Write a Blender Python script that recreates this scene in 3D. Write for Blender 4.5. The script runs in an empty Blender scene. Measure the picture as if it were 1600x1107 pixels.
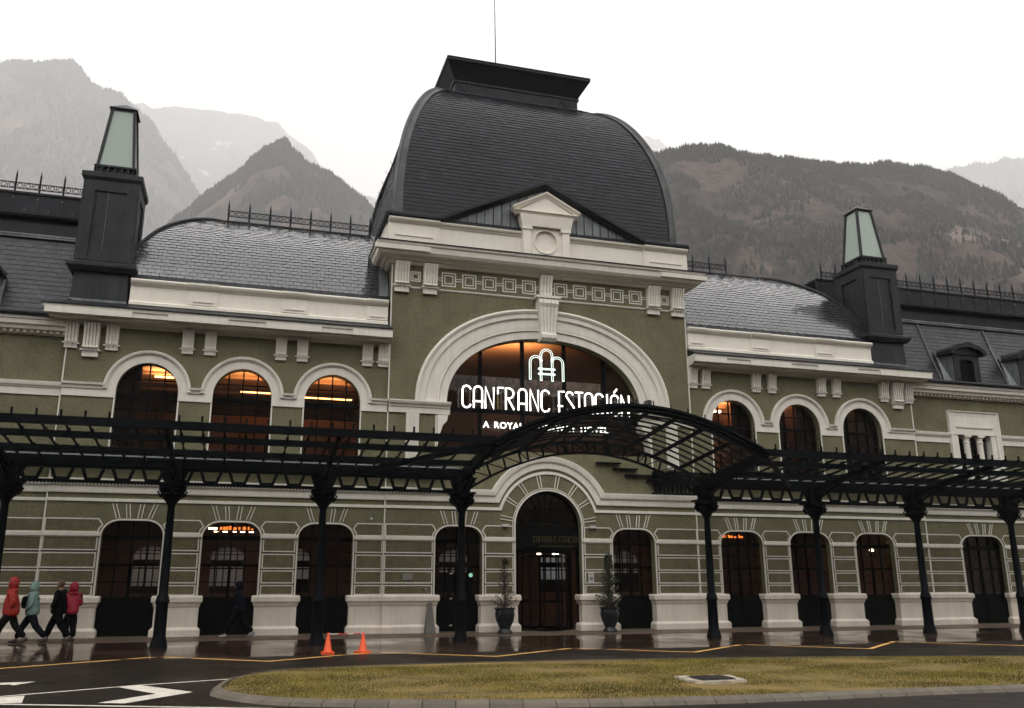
import bpy, math, random
import numpy as np
from mathutils import Vector, Matrix
from mathutils.geometry import tessellate_polygon
random.seed(7); rng = np.random.default_rng(7)
PI = math.pi
sc = bpy.context.scene
col = sc.collection

# ------------------------------------------------------------------ materials
def nt(name):
    m = bpy.data.materials.new(name); m.use_nodes = True
    t = m.node_tree; b = t.nodes['Principled BSDF']
    return m, t, b
def N(t, typ, **kw):
    n = t.nodes.new(typ)
    for k, v in kw.items(): setattr(n, k, v)
    return n
def mat(name, c, rough=.6, metal=0., var=.12, scale=3., bump=0., bscale=60., island=0., spec=.5, streak=0., coat=0., fine=0., fscale=18.):
    m, t, b = nt(name); L = t.links
    tc = N(t, 'ShaderNodeTexCoord')
    n1 = N(t, 'ShaderNodeTexNoise'); n1.inputs['Scale'].default_value = scale; n1.inputs['Detail'].default_value = 8
    L.new(tc.outputs['Object'], n1.inputs['Vector'])
    mr = N(t, 'ShaderNodeMapRange'); mr.inputs['From Min'].default_value = .3; mr.inputs['From Max'].default_value = .7
    mr.inputs['To Min'].default_value = 1 - var; mr.inputs['To Max'].default_value = 1 + var
    L.new(n1.outputs['Fac'], mr.inputs['Value'])
    val = mr.outputs[0]
    def mul(a, bb):
        q = N(t, 'ShaderNodeMath', operation='MULTIPLY'); L.new(a, q.inputs[0]); L.new(bb, q.inputs[1]); return q.outputs[0]
    if streak:
        mp = N(t, 'ShaderNodeMapping'); mp.inputs['Scale'].default_value = (5, 5, .35); L.new(tc.outputs['Object'], mp.inputs[0])
        n3 = N(t, 'ShaderNodeTexNoise'); n3.inputs['Scale'].default_value = 1.4; n3.inputs['Detail'].default_value = 5; L.new(mp.outputs[0], n3.inputs['Vector'])
        r3 = N(t, 'ShaderNodeMapRange'); r3.inputs['From Min'].default_value = .35; r3.inputs['From Max'].default_value = .65
        r3.inputs['To Min'].default_value = 1 - streak; r3.inputs['To Max'].default_value = 1 + streak * .4; L.new(n3.outputs['Fac'], r3.inputs['Value'])
        val = mul(val, r3.outputs[0])
    if fine:
        nf = N(t, 'ShaderNodeTexNoise'); nf.inputs['Scale'].default_value = fscale; nf.inputs['Detail'].default_value = 5; nf.inputs['Roughness'].default_value = .75; L.new(tc.outputs['Object'], nf.inputs['Vector'])
        rf_ = N(t, 'ShaderNodeMapRange'); rf_.inputs['From Min'].default_value = .35; rf_.inputs['From Max'].default_value = .65; rf_.inputs['To Min'].default_value = 1 - fine; rf_.inputs['To Max'].default_value = 1 + fine
        L.new(nf.outputs['Fac'], rf_.inputs['Value']); val = mul(val, rf_.outputs[0])
    if island:
        g = N(t, 'ShaderNodeNewGeometry'); r2 = N(t, 'ShaderNodeMapRange'); r2.inputs['To Min'].default_value = 1 - island; r2.inputs['To Max'].default_value = 1 + island
        L.new(g.outputs['Random Per Island'], r2.inputs['Value']); val = mul(val, r2.outputs[0])
    vm = N(t, 'ShaderNodeVectorMath', operation='SCALE'); vm.inputs[0].default_value = c[:3]; L.new(val, vm.inputs['Scale'])
    L.new(vm.outputs[0], b.inputs['Base Color'])
    b.inputs['Roughness'].default_value = rough; b.inputs['Metallic'].default_value = metal
    b.inputs['Specular IOR Level'].default_value = spec
    b.inputs['Coat Weight'].default_value = coat; b.inputs['Coat Roughness'].default_value = .15
    if bump:
        n2 = N(t, 'ShaderNodeTexNoise'); n2.inputs['Scale'].default_value = bscale; n2.inputs['Detail'].default_value = 6
        L.new(tc.outputs['Object'], n2.inputs['Vector'])
        bp = N(t, 'ShaderNodeBump'); bp.inputs['Strength'].default_value = bump; bp.inputs['Distance'].default_value = .02
        L.new(n2.outputs['Fac'], bp.inputs['Height']); L.new(bp.outputs[0], b.inputs['Normal'])
    return m
def emis(name, c, s):
    m, t, b = nt(name)
    b.inputs['Base Color'].default_value = (*c, 1); b.inputs['Emission Color'].default_value = (*c, 1); b.inputs['Emission Strength'].default_value = s
    return m
M = {}
M['stucco'] = mat('stucco', (.165, .154, .092), .95, var=.14, scale=1.1, bump=1., bscale=14, streak=.05, spec=.2, fine=.24)
M['stucco_low'] = mat('stucco_grooved', (.15, .129, .076), .92, var=.17, scale=1.3, bump=1., bscale=15, streak=.06, spec=.2, fine=.28)
M['white'] = mat('white_render', (.76, .725, .64), .8, var=.04, scale=2, bump=.12, bscale=20, streak=.07)
M['whitec'] = mat('cream_render', (.84, .79, .69), .8, var=.04, scale=2, bump=.1, bscale=20, streak=.03)
M['plinth'] = mat('plinth_render', (.78, .7, .6), .8, var=.08, scale=1.5, bump=.2, bscale=30, streak=.07)
M['slate'] = mat('slate', (.011, .0135, .019), .3, spec=.26, var=.25, scale=.8, island=.35, bump=.25, bscale=25)
M['slate_wing'] = mat('slate_wing', (.03, .03, .035), .2, spec=1., var=.25, scale=.8, island=.3, coat=1.)
M['slate_dry'] = mat('slate_mansard', (.027, .027, .031), .4, spec=.35, var=.25, scale=.8, island=.3, bump=.2, bscale=25)
M['zinc'] = mat('zinc', (.023, .026, .028), .5, spec=.25, metal=.25, var=.3, scale=1.2, streak=.3, bump=.1, bscale=8)
M['zincd'] = mat('zinc_dark', (.014, .016, .02), .45, metal=.2, spec=.25, var=.25, scale=1.5, streak=.15)
M['zincl'] = mat('zinc_light', (.16, .175, .18), .45, metal=.3, var=.3, scale=1.5, streak=.3)
M['zinch'] = mat('zinc_hip', (.075, .08, .08), .5, metal=.2, var=.3, scale=1.5, streak=.2)
M['iron'] = mat('painted_iron', (.0022, .0034, .0048), .5, spec=.07, var=.2, scale=4, bump=.1, bscale=15)
M['frame'] = mat('window_frame_paint', (.0015, .0017, .002), .5, var=.1, spec=.06)
M['door'] = mat('door_panel_paint', (.0014, .0024, .0022), .5, var=.15, spec=.06)
M['navy'] = mat('navy_metal', (.005, .007, .014), .5, spec=.15, var=.2)
M['inwall'] = mat('interior_wall', (.19, .12, .09), .8, var=.3, scale=.5)
M['inceil'] = mat('interior_ceiling', (.42, .27, .16), .7, var=.12, scale=.5)
M['curtain'] = mat('curtain_cloth', (.09, .062, .055), .9, var=.35, scale=1.5, streak=.35)
M['hallwall'] = mat('hall_wall', (.085, .055, .038), .7, var=.3, scale=.8)
M['hallfloor'] = mat('hall_floor', (.04, .03, .025), .3, var=.2)
M['letter'] = emis('letter_light', (1, .98, .93), 2.0)
M['logo'] = emis('logo_light', (.86, 1, .9), 1.3)
M['gold'] = mat('unlit_letter', (.16, .12, .045), .4, metal=.5, var=.1)
M['warm'] = emis('warm_lamp', (1, .5, .16), 9)
M['warmw'] = emis('downlight', (1, .78, .5), 14)
M['orange'] = emis('orange_reflection_glow', (1, .27, .05), 1.6)  # self-glow imitating orange reflections in the door glass
M['sticker_glow'] = emis('glowing_green_sticker', (.35, .7, .5), .35)  # emission put on the round door sticker, which is no lamp
M['cone'] = mat('cone_plastic', (.85, .1, .02), .4, var=.08, scale=8, streak=.1)
M['conew'] = mat('cone_grey_band', (.5, .45, .42), .5, var=.1)
M['tape_r'] = mat('tape_red', (.55, .04, .04), .5)
M['sign_w'] = mat('sign_white', (.6, .6, .57), .6, var=.05)
M['plaque'] = mat('plaque_metal', (.3, .3, .29), .35, metal=.5, var=.1)
M['black'] = mat('sign_black', (.02, .02, .02), .5)
M['pot'] = mat('glazed_pot', (.007, .012, .015), .25, var=.25, scale=5)
M['soil'] = mat('soil', (.03, .022, .016), .95)
M['leaf1'] = mat('dry_leaf', (.062, .06, .035), .6, island=.5)
M['leaf2'] = mat('dark_leaf', (.035, .045, .026), .5, island=.5)
M['twig'] = mat('twig', (.07, .05, .035), .8)
M['wedge'] = mat('grey_board', (.12, .11, .1), .7, var=.15)
M['kerb'] = mat('kerb_stone', (.115, .096, .07), .7, var=.2, scale=4, bump=.4, bscale=50, island=.18)
M['conc'] = mat('drain_concrete', (.34, .30, .23), .85, var=.3, scale=6, bump=.8, bscale=40)
M['grate'] = mat('cast_iron', (.03, .026, .024), .5, var=.3)
M['paintw'] = mat('road_paint_white', (.62, .58, .5), .6, var=.18, scale=6, bump=.3, bscale=80)
M['painty'] = mat('road_paint_yellow', (.75, .42, .12), .6, var=.25, scale=7, bump=.3, bscale=80)
M['skin'] = mat('skin', (.28, .16, .11), .5, var=.06)
M['hair'] = mat('hair', (.12, .07, .035), .7)
M['red'] = mat('red_jacket_cloth', (.4, .02, .012), .6, var=.2, scale=6, bump=1., bscale=7, fine=.15)
M['crimson'] = mat('crimson_jacket_cloth', (.34, .008, .03), .6, var=.25, scale=6, bump=1., bscale=7, fine=.15)
M['teal'] = mat('mint_jacket_cloth', (.23, .34, .31), .65, var=.12, scale=6, bump=1., bscale=9, fine=.1)
M['blackc'] = mat('black_cloth', (.003, .003, .004), .9, spec=.1, var=.3, scale=8, bump=.3, bscale=14)
M['navyc'] = mat('navy_cloth', (.004, .005, .012), .9, spec=.1, var=.3, scale=8, bump=.3, bscale=14)
M['bluec'] = mat('blue_pack_cloth', (.012, .03, .12), .7, var=.2, scale=8)
M['darkg'] = mat('dark_grey_cloth', (.01, .009, .009), .9, spec=.1, var=.3, scale=8)
M['shoe'] = mat('shoe', (.06, .055, .05), .6, var=.2)
M['shoel'] = mat('light_shoe_sole', (.3, .3, .3), .6, var=.2)

def wear(m, lo, hi):
    t = m.node_tree; L = t.links; out = t.nodes['Material Output']; b = t.nodes['Principled BSDF']; tc = N(t, 'ShaderNodeTexCoord')
    n = N(t, 'ShaderNodeTexNoise'); n.inputs['Scale'].default_value = 9; n.inputs['Detail'].default_value = 9; n.inputs['Roughness'].default_value = .8; L.new(tc.outputs['Object'], n.inputs['Vector'])
    r = N(t, 'ShaderNodeMapRange'); r.inputs['From Min'].default_value = lo; r.inputs['From Max'].default_value = hi; L.new(n.outputs['Fac'], r.inputs['Value'])
    tr = N(t, 'ShaderNodeBsdfTransparent'); mx = N(t, 'ShaderNodeMixShader'); L.new(r.outputs[0], mx.inputs[0]); L.new(tr.outputs[0], mx.inputs[1]); L.new(b.outputs[0], mx.inputs[2]); L.new(mx.outputs[0], out.inputs[0])
wear(M['paintw'], .34, .42); wear(M['painty'], .34, .44)
def glass(name, tint, gl=1.0, rough=.02, ior=1.5):
    m, t, b = nt(name); L = t.links; t.nodes.remove(b)
    out = t.nodes['Material Output']
    tr = N(t, 'ShaderNodeBsdfTransparent'); tr.inputs[0].default_value = (*tint, 1)
    gs = N(t, 'ShaderNodeBsdfGlossy'); gs.inputs['Roughness'].default_value = rough; gs.inputs[0].default_value = (gl, gl, gl, 1)
    fr = N(t, 'ShaderNodeFresnel'); fr.inputs[0].default_value = ior
    if ior < 1.2: t.nodes.remove(fr); fr = N(t, 'ShaderNodeValue'); fr.outputs[0].default_value = .06
    mx = N(t, 'ShaderNodeMixShader'); L.new(fr.outputs[0], mx.inputs[0]); L.new(tr.outputs[0], mx.inputs[1]); L.new(gs.outputs[0], mx.inputs[2])
    L.new(mx.outputs[0], out.inputs[0]); return m
M['glass'] = glass('window_glass', (.8, .74, .7), .6, ior=1.38)
M['roofglass'] = glass('roof_glass', (.95, .97, .96), .9, ior=1.12)
m, t, b = nt('lantern_glass'); M['lantern'] = m
b.inputs['Base Color'].default_value = (.33, .4, .345, 1); b.inputs['Roughness'].default_value = .2; b.inputs['Subsurface Weight'].default_value = 0
m, t, b = nt('frosted_pane'); M['frost'] = m
t.nodes.remove(b); tl = N(t, 'ShaderNodeBsdfTranslucent'); tl.inputs[0].default_value = (.5, .5, .5, 1); t.links.new(tl.outputs[0], t.nodes['Material Output'].inputs[0])

def ground_mat(name, c1, c2, wet_lo, wet_hi, tile=None, bump=.15, wscale=.45):
    m, t, b = nt(name); L = t.links
    tc = N(t, 'ShaderNodeTexCoord')
    n1 = N(t, 'ShaderNodeTexNoise'); n1.inputs['Scale'].default_value = wscale; n1.inputs['Detail'].default_value = 4; L.new(tc.outputs['Object'], n1.inputs['Vector'])
    n2 = N(t, 'ShaderNodeTexNoise'); n2.inputs['Scale'].default_value = 22; n2.inputs['Detail'].default_value = 8; L.new(tc.outputs['Object'], n2.inputs['Vector'])
    mx = N(t, 'ShaderNodeMix', data_type='RGBA'); mx.inputs[6].default_value = (*c1, 1); mx.inputs[7].default_value = (*c2, 1); L.new(n2.outputs['Fac'], mx.inputs[0])
    colr = mx.outputs[2]
    hgt = n2.outputs['Fac']
    if tile is None:
        n3 = N(t, 'ShaderNodeTexNoise'); n3.inputs['Scale'].default_value = .35; n3.inputs['Detail'].default_value = 6; L.new(tc.outputs['Object'], n3.inputs['Vector'])
        vo = N(t, 'ShaderNodeTexVoronoi', feature='DISTANCE_TO_EDGE'); vo.inputs['Scale'].default_value = .28; L.new(n3.outputs['Color'], vo.inputs['Vector'])
        vd = N(t, 'ShaderNodeVectorMath', operation='MULTIPLY_ADD'); vd.inputs[1].default_value = (1.2, 1.2, 0); L.new(n3.outputs['Color'], vd.inputs[0]); L.new(tc.outputs['Object'], vd.inputs[2]); L.new(vd.outputs[0], vo.inputs['Vector'])
        cr_ = N(t, 'ShaderNodeMapRange'); cr_.inputs['From Min'].default_value = .002; cr_.inputs['From Max'].default_value = .009; cr_.inputs['To Min'].default_value = .3; L.new(vo.outputs['Distance'], cr_.inputs['Value'])
        pm = N(t, 'ShaderNodeMapRange'); pm.inputs['From Min'].default_value = .45; pm.inputs['From Max'].default_value = .55; pm.inputs['To Min'].default_value = .75; pm.inputs['To Max'].default_value = 1.3; L.new(n3.outputs['Fac'], pm.inputs['Value'])
        mm_ = N(t, 'ShaderNodeMath', operation='MULTIPLY'); L.new(cr_.outputs[0], mm_.inputs[0]); L.new(pm.outputs[0], mm_.inputs[1])
        vs_ = N(t, 'ShaderNodeVectorMath', operation='SCALE'); L.new(colr, vs_.inputs[0]); L.new(mm_.outputs[0], vs_.inputs['Scale']); colr = vs_.outputs[0]
    if tile:
        br = N(t, 'ShaderNodeTexBrick'); br.inputs['Scale'].default_value = 1; br.inputs['Brick Width'].default_value = tile[0]; br.inputs['Row Height'].default_value = tile[1]
        br.inputs['Mortar Size'].default_value = .008; br.inputs['Color1'].default_value = (1, 1, 1, 1); br.inputs['Color2'].default_value = (.72, .72, .72, 1); br.inputs['Mortar'].default_value = (.35, .35, .35, 1)
        L.new(tc.outputs['Object'], br.inputs['Vector'])
        mm = N(t, 'ShaderNodeMix', data_type='RGBA', blend_type='MULTIPLY'); mm.inputs[0].default_value = 1; L.new(colr, mm.inputs[6]); L.new(br.outputs[0], mm.inputs[7]); colr = mm.outputs[2]
    L.new(colr, b.inputs['Base Color']); b.inputs['Specular IOR Level'].default_value = .16 if tile is None else .4; b.inputs['Specular Tint'].default_value = (1, .9, .82, 1)
    mr = N(t, 'ShaderNodeMapRange'); mr.inputs['From Min'].default_value = .42; mr.inputs['From Max'].default_value = .6
    mr.inputs['To Min'].default_value = wet_lo; mr.inputs['To Max'].default_value = wet_hi; L.new(n1.outputs['Fac'], mr.inputs['Value']); L.new(mr.outputs[0], b.inputs['Roughness'])
    bp = N(t, 'ShaderNodeBump'); bp.inputs['Strength'].default_value = bump; bp.inputs['Distance'].default_value = .01
    L.new(hgt, bp.inputs['Height']); L.new(bp.outputs[0], b.inputs['Normal'])
    return m
M['asphalt'] = ground_mat('wet_asphalt', (.006, .0042, .0032), (.017, .012, .009), .38, .55, bump=.7)
M['pave_wet'] = ground_mat('wet_paving', (.04, .023, .015), (.075, .045, .032), .05, .2, tile=(.9, .6), bump=.02)
M['pave_dry'] = ground_mat('damp_paving', (.11, .075, .056), (.18, .125, .095), .45, .7, tile=(.6, .3), bump=.2)
M['grass'] = mat('grass_blades', (.155, .13, .026), .8, spec=.2, var=.5, scale=.7, island=.45)
M['turf'] = mat('turf_soil', (.17, .115, .028), .9, var=.35, scale=1.4, bump=.8, bscale=30)

# ------------------------------------------------------------------ mesh builder
class MB:
    def __init__(s): s.v = []; s.f = []
    def add(s, vs, fs):
        o = len(s.v); s.v += [tuple(v) for v in vs]; s.f += [tuple(i + o for i in f) for f in fs]; return s
    def box(s, x0, x1, y0, y1, z0, z1):
        if x0 > x1: x0, x1 = x1, x0
        vs = [(x, y, z) for z in (z0, z1) for y in (y0, y1) for x in (x0, x1)]
        return s.add(vs, [(0, 2, 3, 1), (4, 5, 7, 6), (0, 1, 5, 4), (2, 6, 7, 3), (0, 4, 6, 2), (1, 3, 7, 5)])
    def frust(s, cx, cy, a0, z0, a1, z1, b0=None, b1=None):
        b0 = b0 or a0; b1 = b1 or a1
        vs = [(cx - a0, cy - b0, z0), (cx + a0, cy - b0, z0), (cx + a0, cy + b0, z0), (cx - a0, cy + b0, z0), (cx - a1, cy - b1, z1), (cx + a1, cy - b1, z1), (cx + a1, cy + b1, z1), (cx - a1, cy + b1, z1)]
        return s.add(vs, [(3, 2, 1, 0), (4, 5, 6, 7), (0, 1, 5, 4), (1, 2, 6, 5), (2, 3, 7, 6), (3, 0, 4, 7)])
    def bar(s, p, q, w, h=None, up=(0, 0, 1)):
        h = h or w; p = Vector(p); q = Vector(q); d = (q - p).normalized(); u = Vector(up)
        if abs(d.dot(u)) > .98: u = Vector((0, 1, 0))
        r = d.cross(u).normalized(); u = r.cross(d)
        vs = [c + r * a * w / 2 + u * bb * h / 2 for c in (p, q) for a, bb in ((-1, -1), (1, -1), (1, 1), (-1, 1))]
        return s.add(vs, [(0, 1, 2, 3), (7, 6, 5, 4), (0, 4, 5, 1), (1, 5, 6, 2), (2, 6, 7, 3), (3, 7, 4, 0)])
    def tube(s, pts, r, n=8, cap=True):
        pts = [Vector(p) for p in pts]; rr = r if isinstance(r, (list, tuple)) else [r] * len(pts); vs = []; pu = None
        for i, p in enumerate(pts):
            d = (pts[min(i + 1, len(pts) - 1)] - pts[max(i - 1, 0)])
            d = d.normalized() if d.length > 1e-9 else Vector((0, 0, 1))
            if pu is None: pu = Vector((0, 1, 0)) if abs(d.y) < .9 else Vector((1, 0, 0))
            a = d.cross(pu).normalized(); bb = a.cross(d).normalized(); pu = bb
            vs += [p + (a * math.cos(k * 2 * PI / n) + bb * math.sin(k * 2 * PI / n)) * rr[i] for k in range(n)]
        fs = [(i * n + k, i * n + (k + 1) % n, (i + 1) * n + (k + 1) % n, (i + 1) * n + k) for i in range(len(pts) - 1) for k in range(n)]
        if cap: fs += [tuple(range(n))[::-1], tuple((len(pts) - 1) * n + k for k in range(n))]
        return s.add(vs, fs)
    def lathe(s, prof, cx=0, cy=0, n=16, z0=0, flute=None):
        vs = [(cx + r * math.cos(2 * PI * k / n), cy + r * math.sin(2 * PI * k / n), z0 + z) for r, z in prof for k in range(n)]
        fs = [(i * n + k, i * n + (k + 1) % n, (i + 1) * n + (k + 1) % n, (i + 1) * n + k) for i in range(len(prof) - 1) for k in range(n)]
        fs += [tuple(range(n))[::-1], tuple((len(prof) - 1) * n + k for k in range(n))]
        return s.add(vs, fs)
    def plate(s, outer, y0, y1, holes=()):
        """polygon in x,z with holes, between depth y0 (front) and y1"""
        loops = [outer] + list(holes); flat = [p for l in loops for p in l]; n = len(flat)
        tri = tessellate_polygon([[Vector((p[0], p[1], 0)) for p in l] for l in loops])
        vs = [(x, y0, z) for x, z in flat] + [(x, y1, z) for x, z in flat]; fs = []
        for a, b, c in tri:
            A, B, C = flat[a], flat[b], flat[c]
            if (B[0] - A[0]) * (C[1] - A[1]) - (B[1] - A[1]) * (C[0] - A[0]) < 0: b, c = c, b
            fs += [(a, b, c), (a + n, c + n, b + n)]
        o = 0
        for l in loops:
            k = len(l); ar = sum(l[i][0] * l[(i + 1) % k][1] - l[(i + 1) % k][0] * l[i][1] for i in range(k))
            for i in range(k):
                i0, i1 = o + i, o + (i + 1) % k
                if (ar > 0) == (l is outer): fs.append((i1, i0, i0 + n, i1 + n))
                else: fs.append((i0, i1, i1 + n, i0 + n))
            o += k
        return s.add(vs, fs)
    def sweep(s, path, prof, closed=False, plan=False, y0=0., cap=True):
        """facade sweep: path (x,z), prof (n,d) ; plan sweep: path (x,y), prof (out,z)"""
        P = [Vector(p) for p in path]; m = len(P); k = len(prof); vs = []
        for i in range(m):
            d0 = (P[i] - P[i - 1]) if (i > 0 or closed) else None
            d1 = (P[(i + 1) % m] - P[i]) if (i < m - 1 or closed) else None
            d0 = d0.normalized() if d0 is not None else None; d1 = d1.normalized() if d1 is not None else None
            a = d0 if d0 is not None else d1; b = d1 if d1 is not None else d0
            na = Vector((-a.y, a.x)); nb = Vector((-b.y, b.x)); nn = na + nb
            if nn.length < 1e-6: nn = na
            nn.normalize(); nn /= max(.35, nn.dot(na))
            for q in prof:
                if plan: vs.append((P[i].x - nn.x * q[0], P[i].y - nn.y * q[0], q[1]))
                else: vs.append((P[i].x + nn.x * q[0], y0 - q[1], P[i].y + nn.y * q[0]))
        R = m if closed else m - 1
        fs = [(i * k + j, i * k + (j + 1) % k, ((i + 1) % m) * k + (j + 1) % k, ((i + 1) % m) * k + j) for i in range(R) for j in range(k)]
        if not closed and cap: fs += [tuple(range(k))[::-1], tuple((m - 1) * k + j for j in range(k))]
        return s.add(vs, fs)
    def build(s, name, mat, parent=None, smooth=False, fix=True, angle=None):
        me = bpy.data.meshes.new(name); me.from_pydata(s.v, [], s.f); me.validate()
        o = bpy.data.objects.new(name, me); me.materials.append(M[mat] if isinstance(mat, str) else mat); col.objects.link(o)
        if fix and len(s.f) < 60000:
            import bmesh
            bm = bmesh.new(); bm.from_mesh(me); bmesh.ops.recalc_face_normals(bm, faces=bm.faces); bm.to_mesh(me); bm.free()
        if smooth:
            me.polygons.foreach_set('use_smooth', [True] * len(me.polygons))
            try: me.set_sharp_from_angle(angle=math.radians(angle or 40))
            except Exception: pass
        if parent: o.parent = parent; o.matrix_parent_inverse = parent.matrix_basis.inverted() if parent.type == 'EMPTY' and parent.parent is None else Matrix()
        return o
def _clusters(m, gap):
    n = len(m.v); par = list(range(n))
    def find(a):
        while par[a] != a: par[a] = par[par[a]]; a = par[a]
        return a
    for f in m.f:
        r = find(f[0])
        for i in f[1:]:
            q = find(i)
            if q != r: par[q] = r
    comp = {}
    for fi, f in enumerate(m.f): comp.setdefault(find(f[0]), []).append(fi)
    items = []
    for fl in comp.values():
        vi = {i for fi in fl for i in m.f[fi]}; P = [m.v[i] for i in vi]
        items.append([fl, [min(p[k] for p in P) - gap / 2 for k in range(3)], [max(p[k] for p in P) + gap / 2 for k in range(3)]])
    items.sort(key=lambda t: t[1][0]); k = len(items); g = list(range(k))
    def fg(a):
        while g[a] != a: g[a] = g[g[a]]; a = g[a]
        return a
    for i in range(k):
        for j in range(i + 1, k):
            if items[j][1][0] > items[i][2][0]: break
            if all(items[j][1][q] <= items[i][2][q] and items[i][1][q] <= items[j][2][q] for q in (1, 2)): g[fg(j)] = fg(i)
    out = {}
    for i in range(k): out.setdefault(fg(i), []).extend(items[i][0])
    return list(out.values())
def build_split(m, name, mt, parent=None, gap=.3, **kw):
    res = []
    for fl in _clusters(m, gap):
        q = MB(); mp = {}
        for fi in fl:
            f = []
            for i in m.f[fi]:
                if i not in mp: mp[i] = len(q.v); q.v.append(m.v[i])
                f.append(mp[i])
            q.f.append(tuple(f))
        res.append(q.build(name, mt, parent, **kw))
    return res
def empty(name, loc=(0, 0, 0), label=None, cat=None, group=None, parent=None):
    o = bpy.data.objects.new(name, None); o.location = loc; col.objects.link(o); o.empty_display_size = .3
    if label: tag(o, label, cat, group)
    if parent: o.parent = parent
    return o
def tag(o, label, cat, group=None):
    o['label'] = label; o['category'] = cat
    if group: o['group'] = group
    return o
def struct(o, kind='structure'): o['kind'] = kind; return o
def copytree(o, loc=None, rz=None, parent=None):
    c = o.copy(); col.objects.link(c); mi = o.matrix_parent_inverse.copy()
    if parent: c.parent = parent; c.matrix_parent_inverse = mi
    if loc is not None: c.location = loc
    if rz is not None: c.rotation_euler = (0, 0, rz)
    for ch in list(o.children):
        k = copytree(ch, parent=c)
    return c
def arc(cx, cz, r, a0, a1, n, rz=None):
    rz = rz or r
    return [(cx + r * math.cos(math.radians(a0 + (a1 - a0) * i / n)), cz + rz * math.sin(math.radians(a0 + (a1 - a0) * i / n))) for i in range(n + 1)]
def sell(cx, cz, a, b, e, n):    # super-ellipse arch, left to right
    out = []
    for i in range(n + 1):
        th = PI - PI * i / n; c, s_ = math.cos(th), math.sin(th)
        out.append((cx + a * math.copysign(abs(c) ** (2 / e), c), cz + b * abs(s_) ** (2 / e)))
    return out

# ------------------------------------------------------------------ camera
cam = bpy.data.cameras.new('camera'); co = bpy.data.objects.new('camera', cam); col.objects.link(co); sc.camera = co
cp = Vector((-10.909, -30.357, 1.7845)); yaw, pit, rol = .276978, .256062, .00150
fw = Vector((math.sin(yaw) * math.cos(pit), math.cos(yaw) * math.cos(pit), math.sin(pit)))
ri = Vector((math.cos(yaw), -math.sin(yaw), 0)); up = ri.cross(fw)
r2 = math.cos(rol) * ri + math.sin(rol) * up; u2 = -math.sin(rol) * ri + math.cos(rol) * up
mw = Matrix((r2, u2, -fw)).transposed().to_4x4(); mw.translation = cp; co.matrix_world = mw
cam.lens = 1343.36 / 1600 * 36; cam.sensor_width = 36; cam.shift_x = 37 / 1600; cam.clip_end = 30000; cam.clip_start = .1
GS = (1.7845 + .06) / 1.7845
def G(x, y): return (cp.x + (x - cp.x) * GS, cp.y + (y - cp.y) * GS)
def gz(y): return -.06 * min(1, max(0, -y / 4))

# ------------------------------------------------------------------ light
w = bpy.data.worlds.new('World'); sc.world = w; w.use_nodes = True; t = w.node_tree; bg = t.nodes['Background']
sky = N(t, 'ShaderNodeTexSky', sky_type='NISHITA'); sky.sun_disc = False; sky.sun_elevation = math.radians(52); sky.sun_rotation = math.radians(215); sky.dust_density = 4; sky.air_density = 1
hs = N(t, 'ShaderNodeHueSaturation'); hs.inputs['Saturation'].default_value = .06; t.links.new(sky.outputs[0], hs.inputs['Color'])
mx = N(t, 'ShaderNodeMix', data_type='RGBA'); mx.inputs[0].default_value = .8; mx.inputs[7].default_value = (13.3, 13.0, 12.75, 1)
t.links.new(hs.outputs[0], mx.inputs[6]); t.links.new(mx.outputs[2], bg.inputs[0]); bg.inputs[1].default_value = .14
sl = bpy.data.lights.new('sun', 'SUN'); sl.energy = .5; sl.angle = math.radians(25); sl.color = (1, .97, .93); so = bpy.data.objects.new('sun', sl); col.objects.link(so)
so.rotation_euler = (math.radians(38), 0, math.radians(-35))
sc.view_settings.view_transform = 'Standard'; sc.view_settings.look = 'None'; sc.view_settings.gamma = 1; sc.view_settings.exposure = .3
cy = sc.cycles; cy.use_denoising = True; cy.max_bounces = 8; cy.diffuse_bounces = 3; cy.glossy_bounces = 3; cy.transparent_max_bounces = 16; cy.transmission_bounces = 4; cy.volume_bounces = 4; cy.sample_clamp_indirect = 6
cy.caustics_reflective = False; cy.caustics_refractive = False

# ------------------------------------------------------------------ STATION
st = empty('railway_station', (0, 0, 0), 'large olive and white railway station with slate dome, arched windows and lit hotel lettering', 'building')
A, B_ = 6.06, 16.85          # half widths: central bay, wings
CY = -.1                     # central bay face
XW = [8.03, 11.12, 14.2]
def rectarch(cx, r, zs, z0, n=20):   # opening outline, ccw
    return [(cx - r, z0), (cx + r, z0)] + arc(cx, zs, r, 0, 180, n)
def flat_arch(cx, hw, z0=.0, zt=3.6, rc=.47, n=7):
    zr = zt - rc
    return [(cx - hw, z0), (cx + hw, z0)] + arc(cx + hw - rc * 1.15, zr, rc * 1.15, 0, 90, n, rc) + arc(cx - hw + rc * 1.15, zr, rc * 1.15, 90, 180, n, rc)
DOORS = [(-14.2, .925), (-11.12, .925), (-8.03, .925), (8.03, .925), (11.12, .925), (14.2, .925)]
CD = [(-3.38, .86), (3.38, .86)]
OD = [(-19.85, 1.08), (19.85, 1.08), (23.6, 1.08)]
WR = .98; WZ = 7.87; WB = 5.55
big_in = sell(0, 8.04, 3.9, 2.72, 2.15, 40)
big = [(-4.25, 6.36), (4.25, 6.36), (4.25, 7.5), (3.9, 7.75)] + [p for p in big_in[::-1]] + [(-3.9, 7.75), (-4.25, 7.5)]
def mirror(p): return [(-x, z) for x, z in p][::-1]
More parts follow.
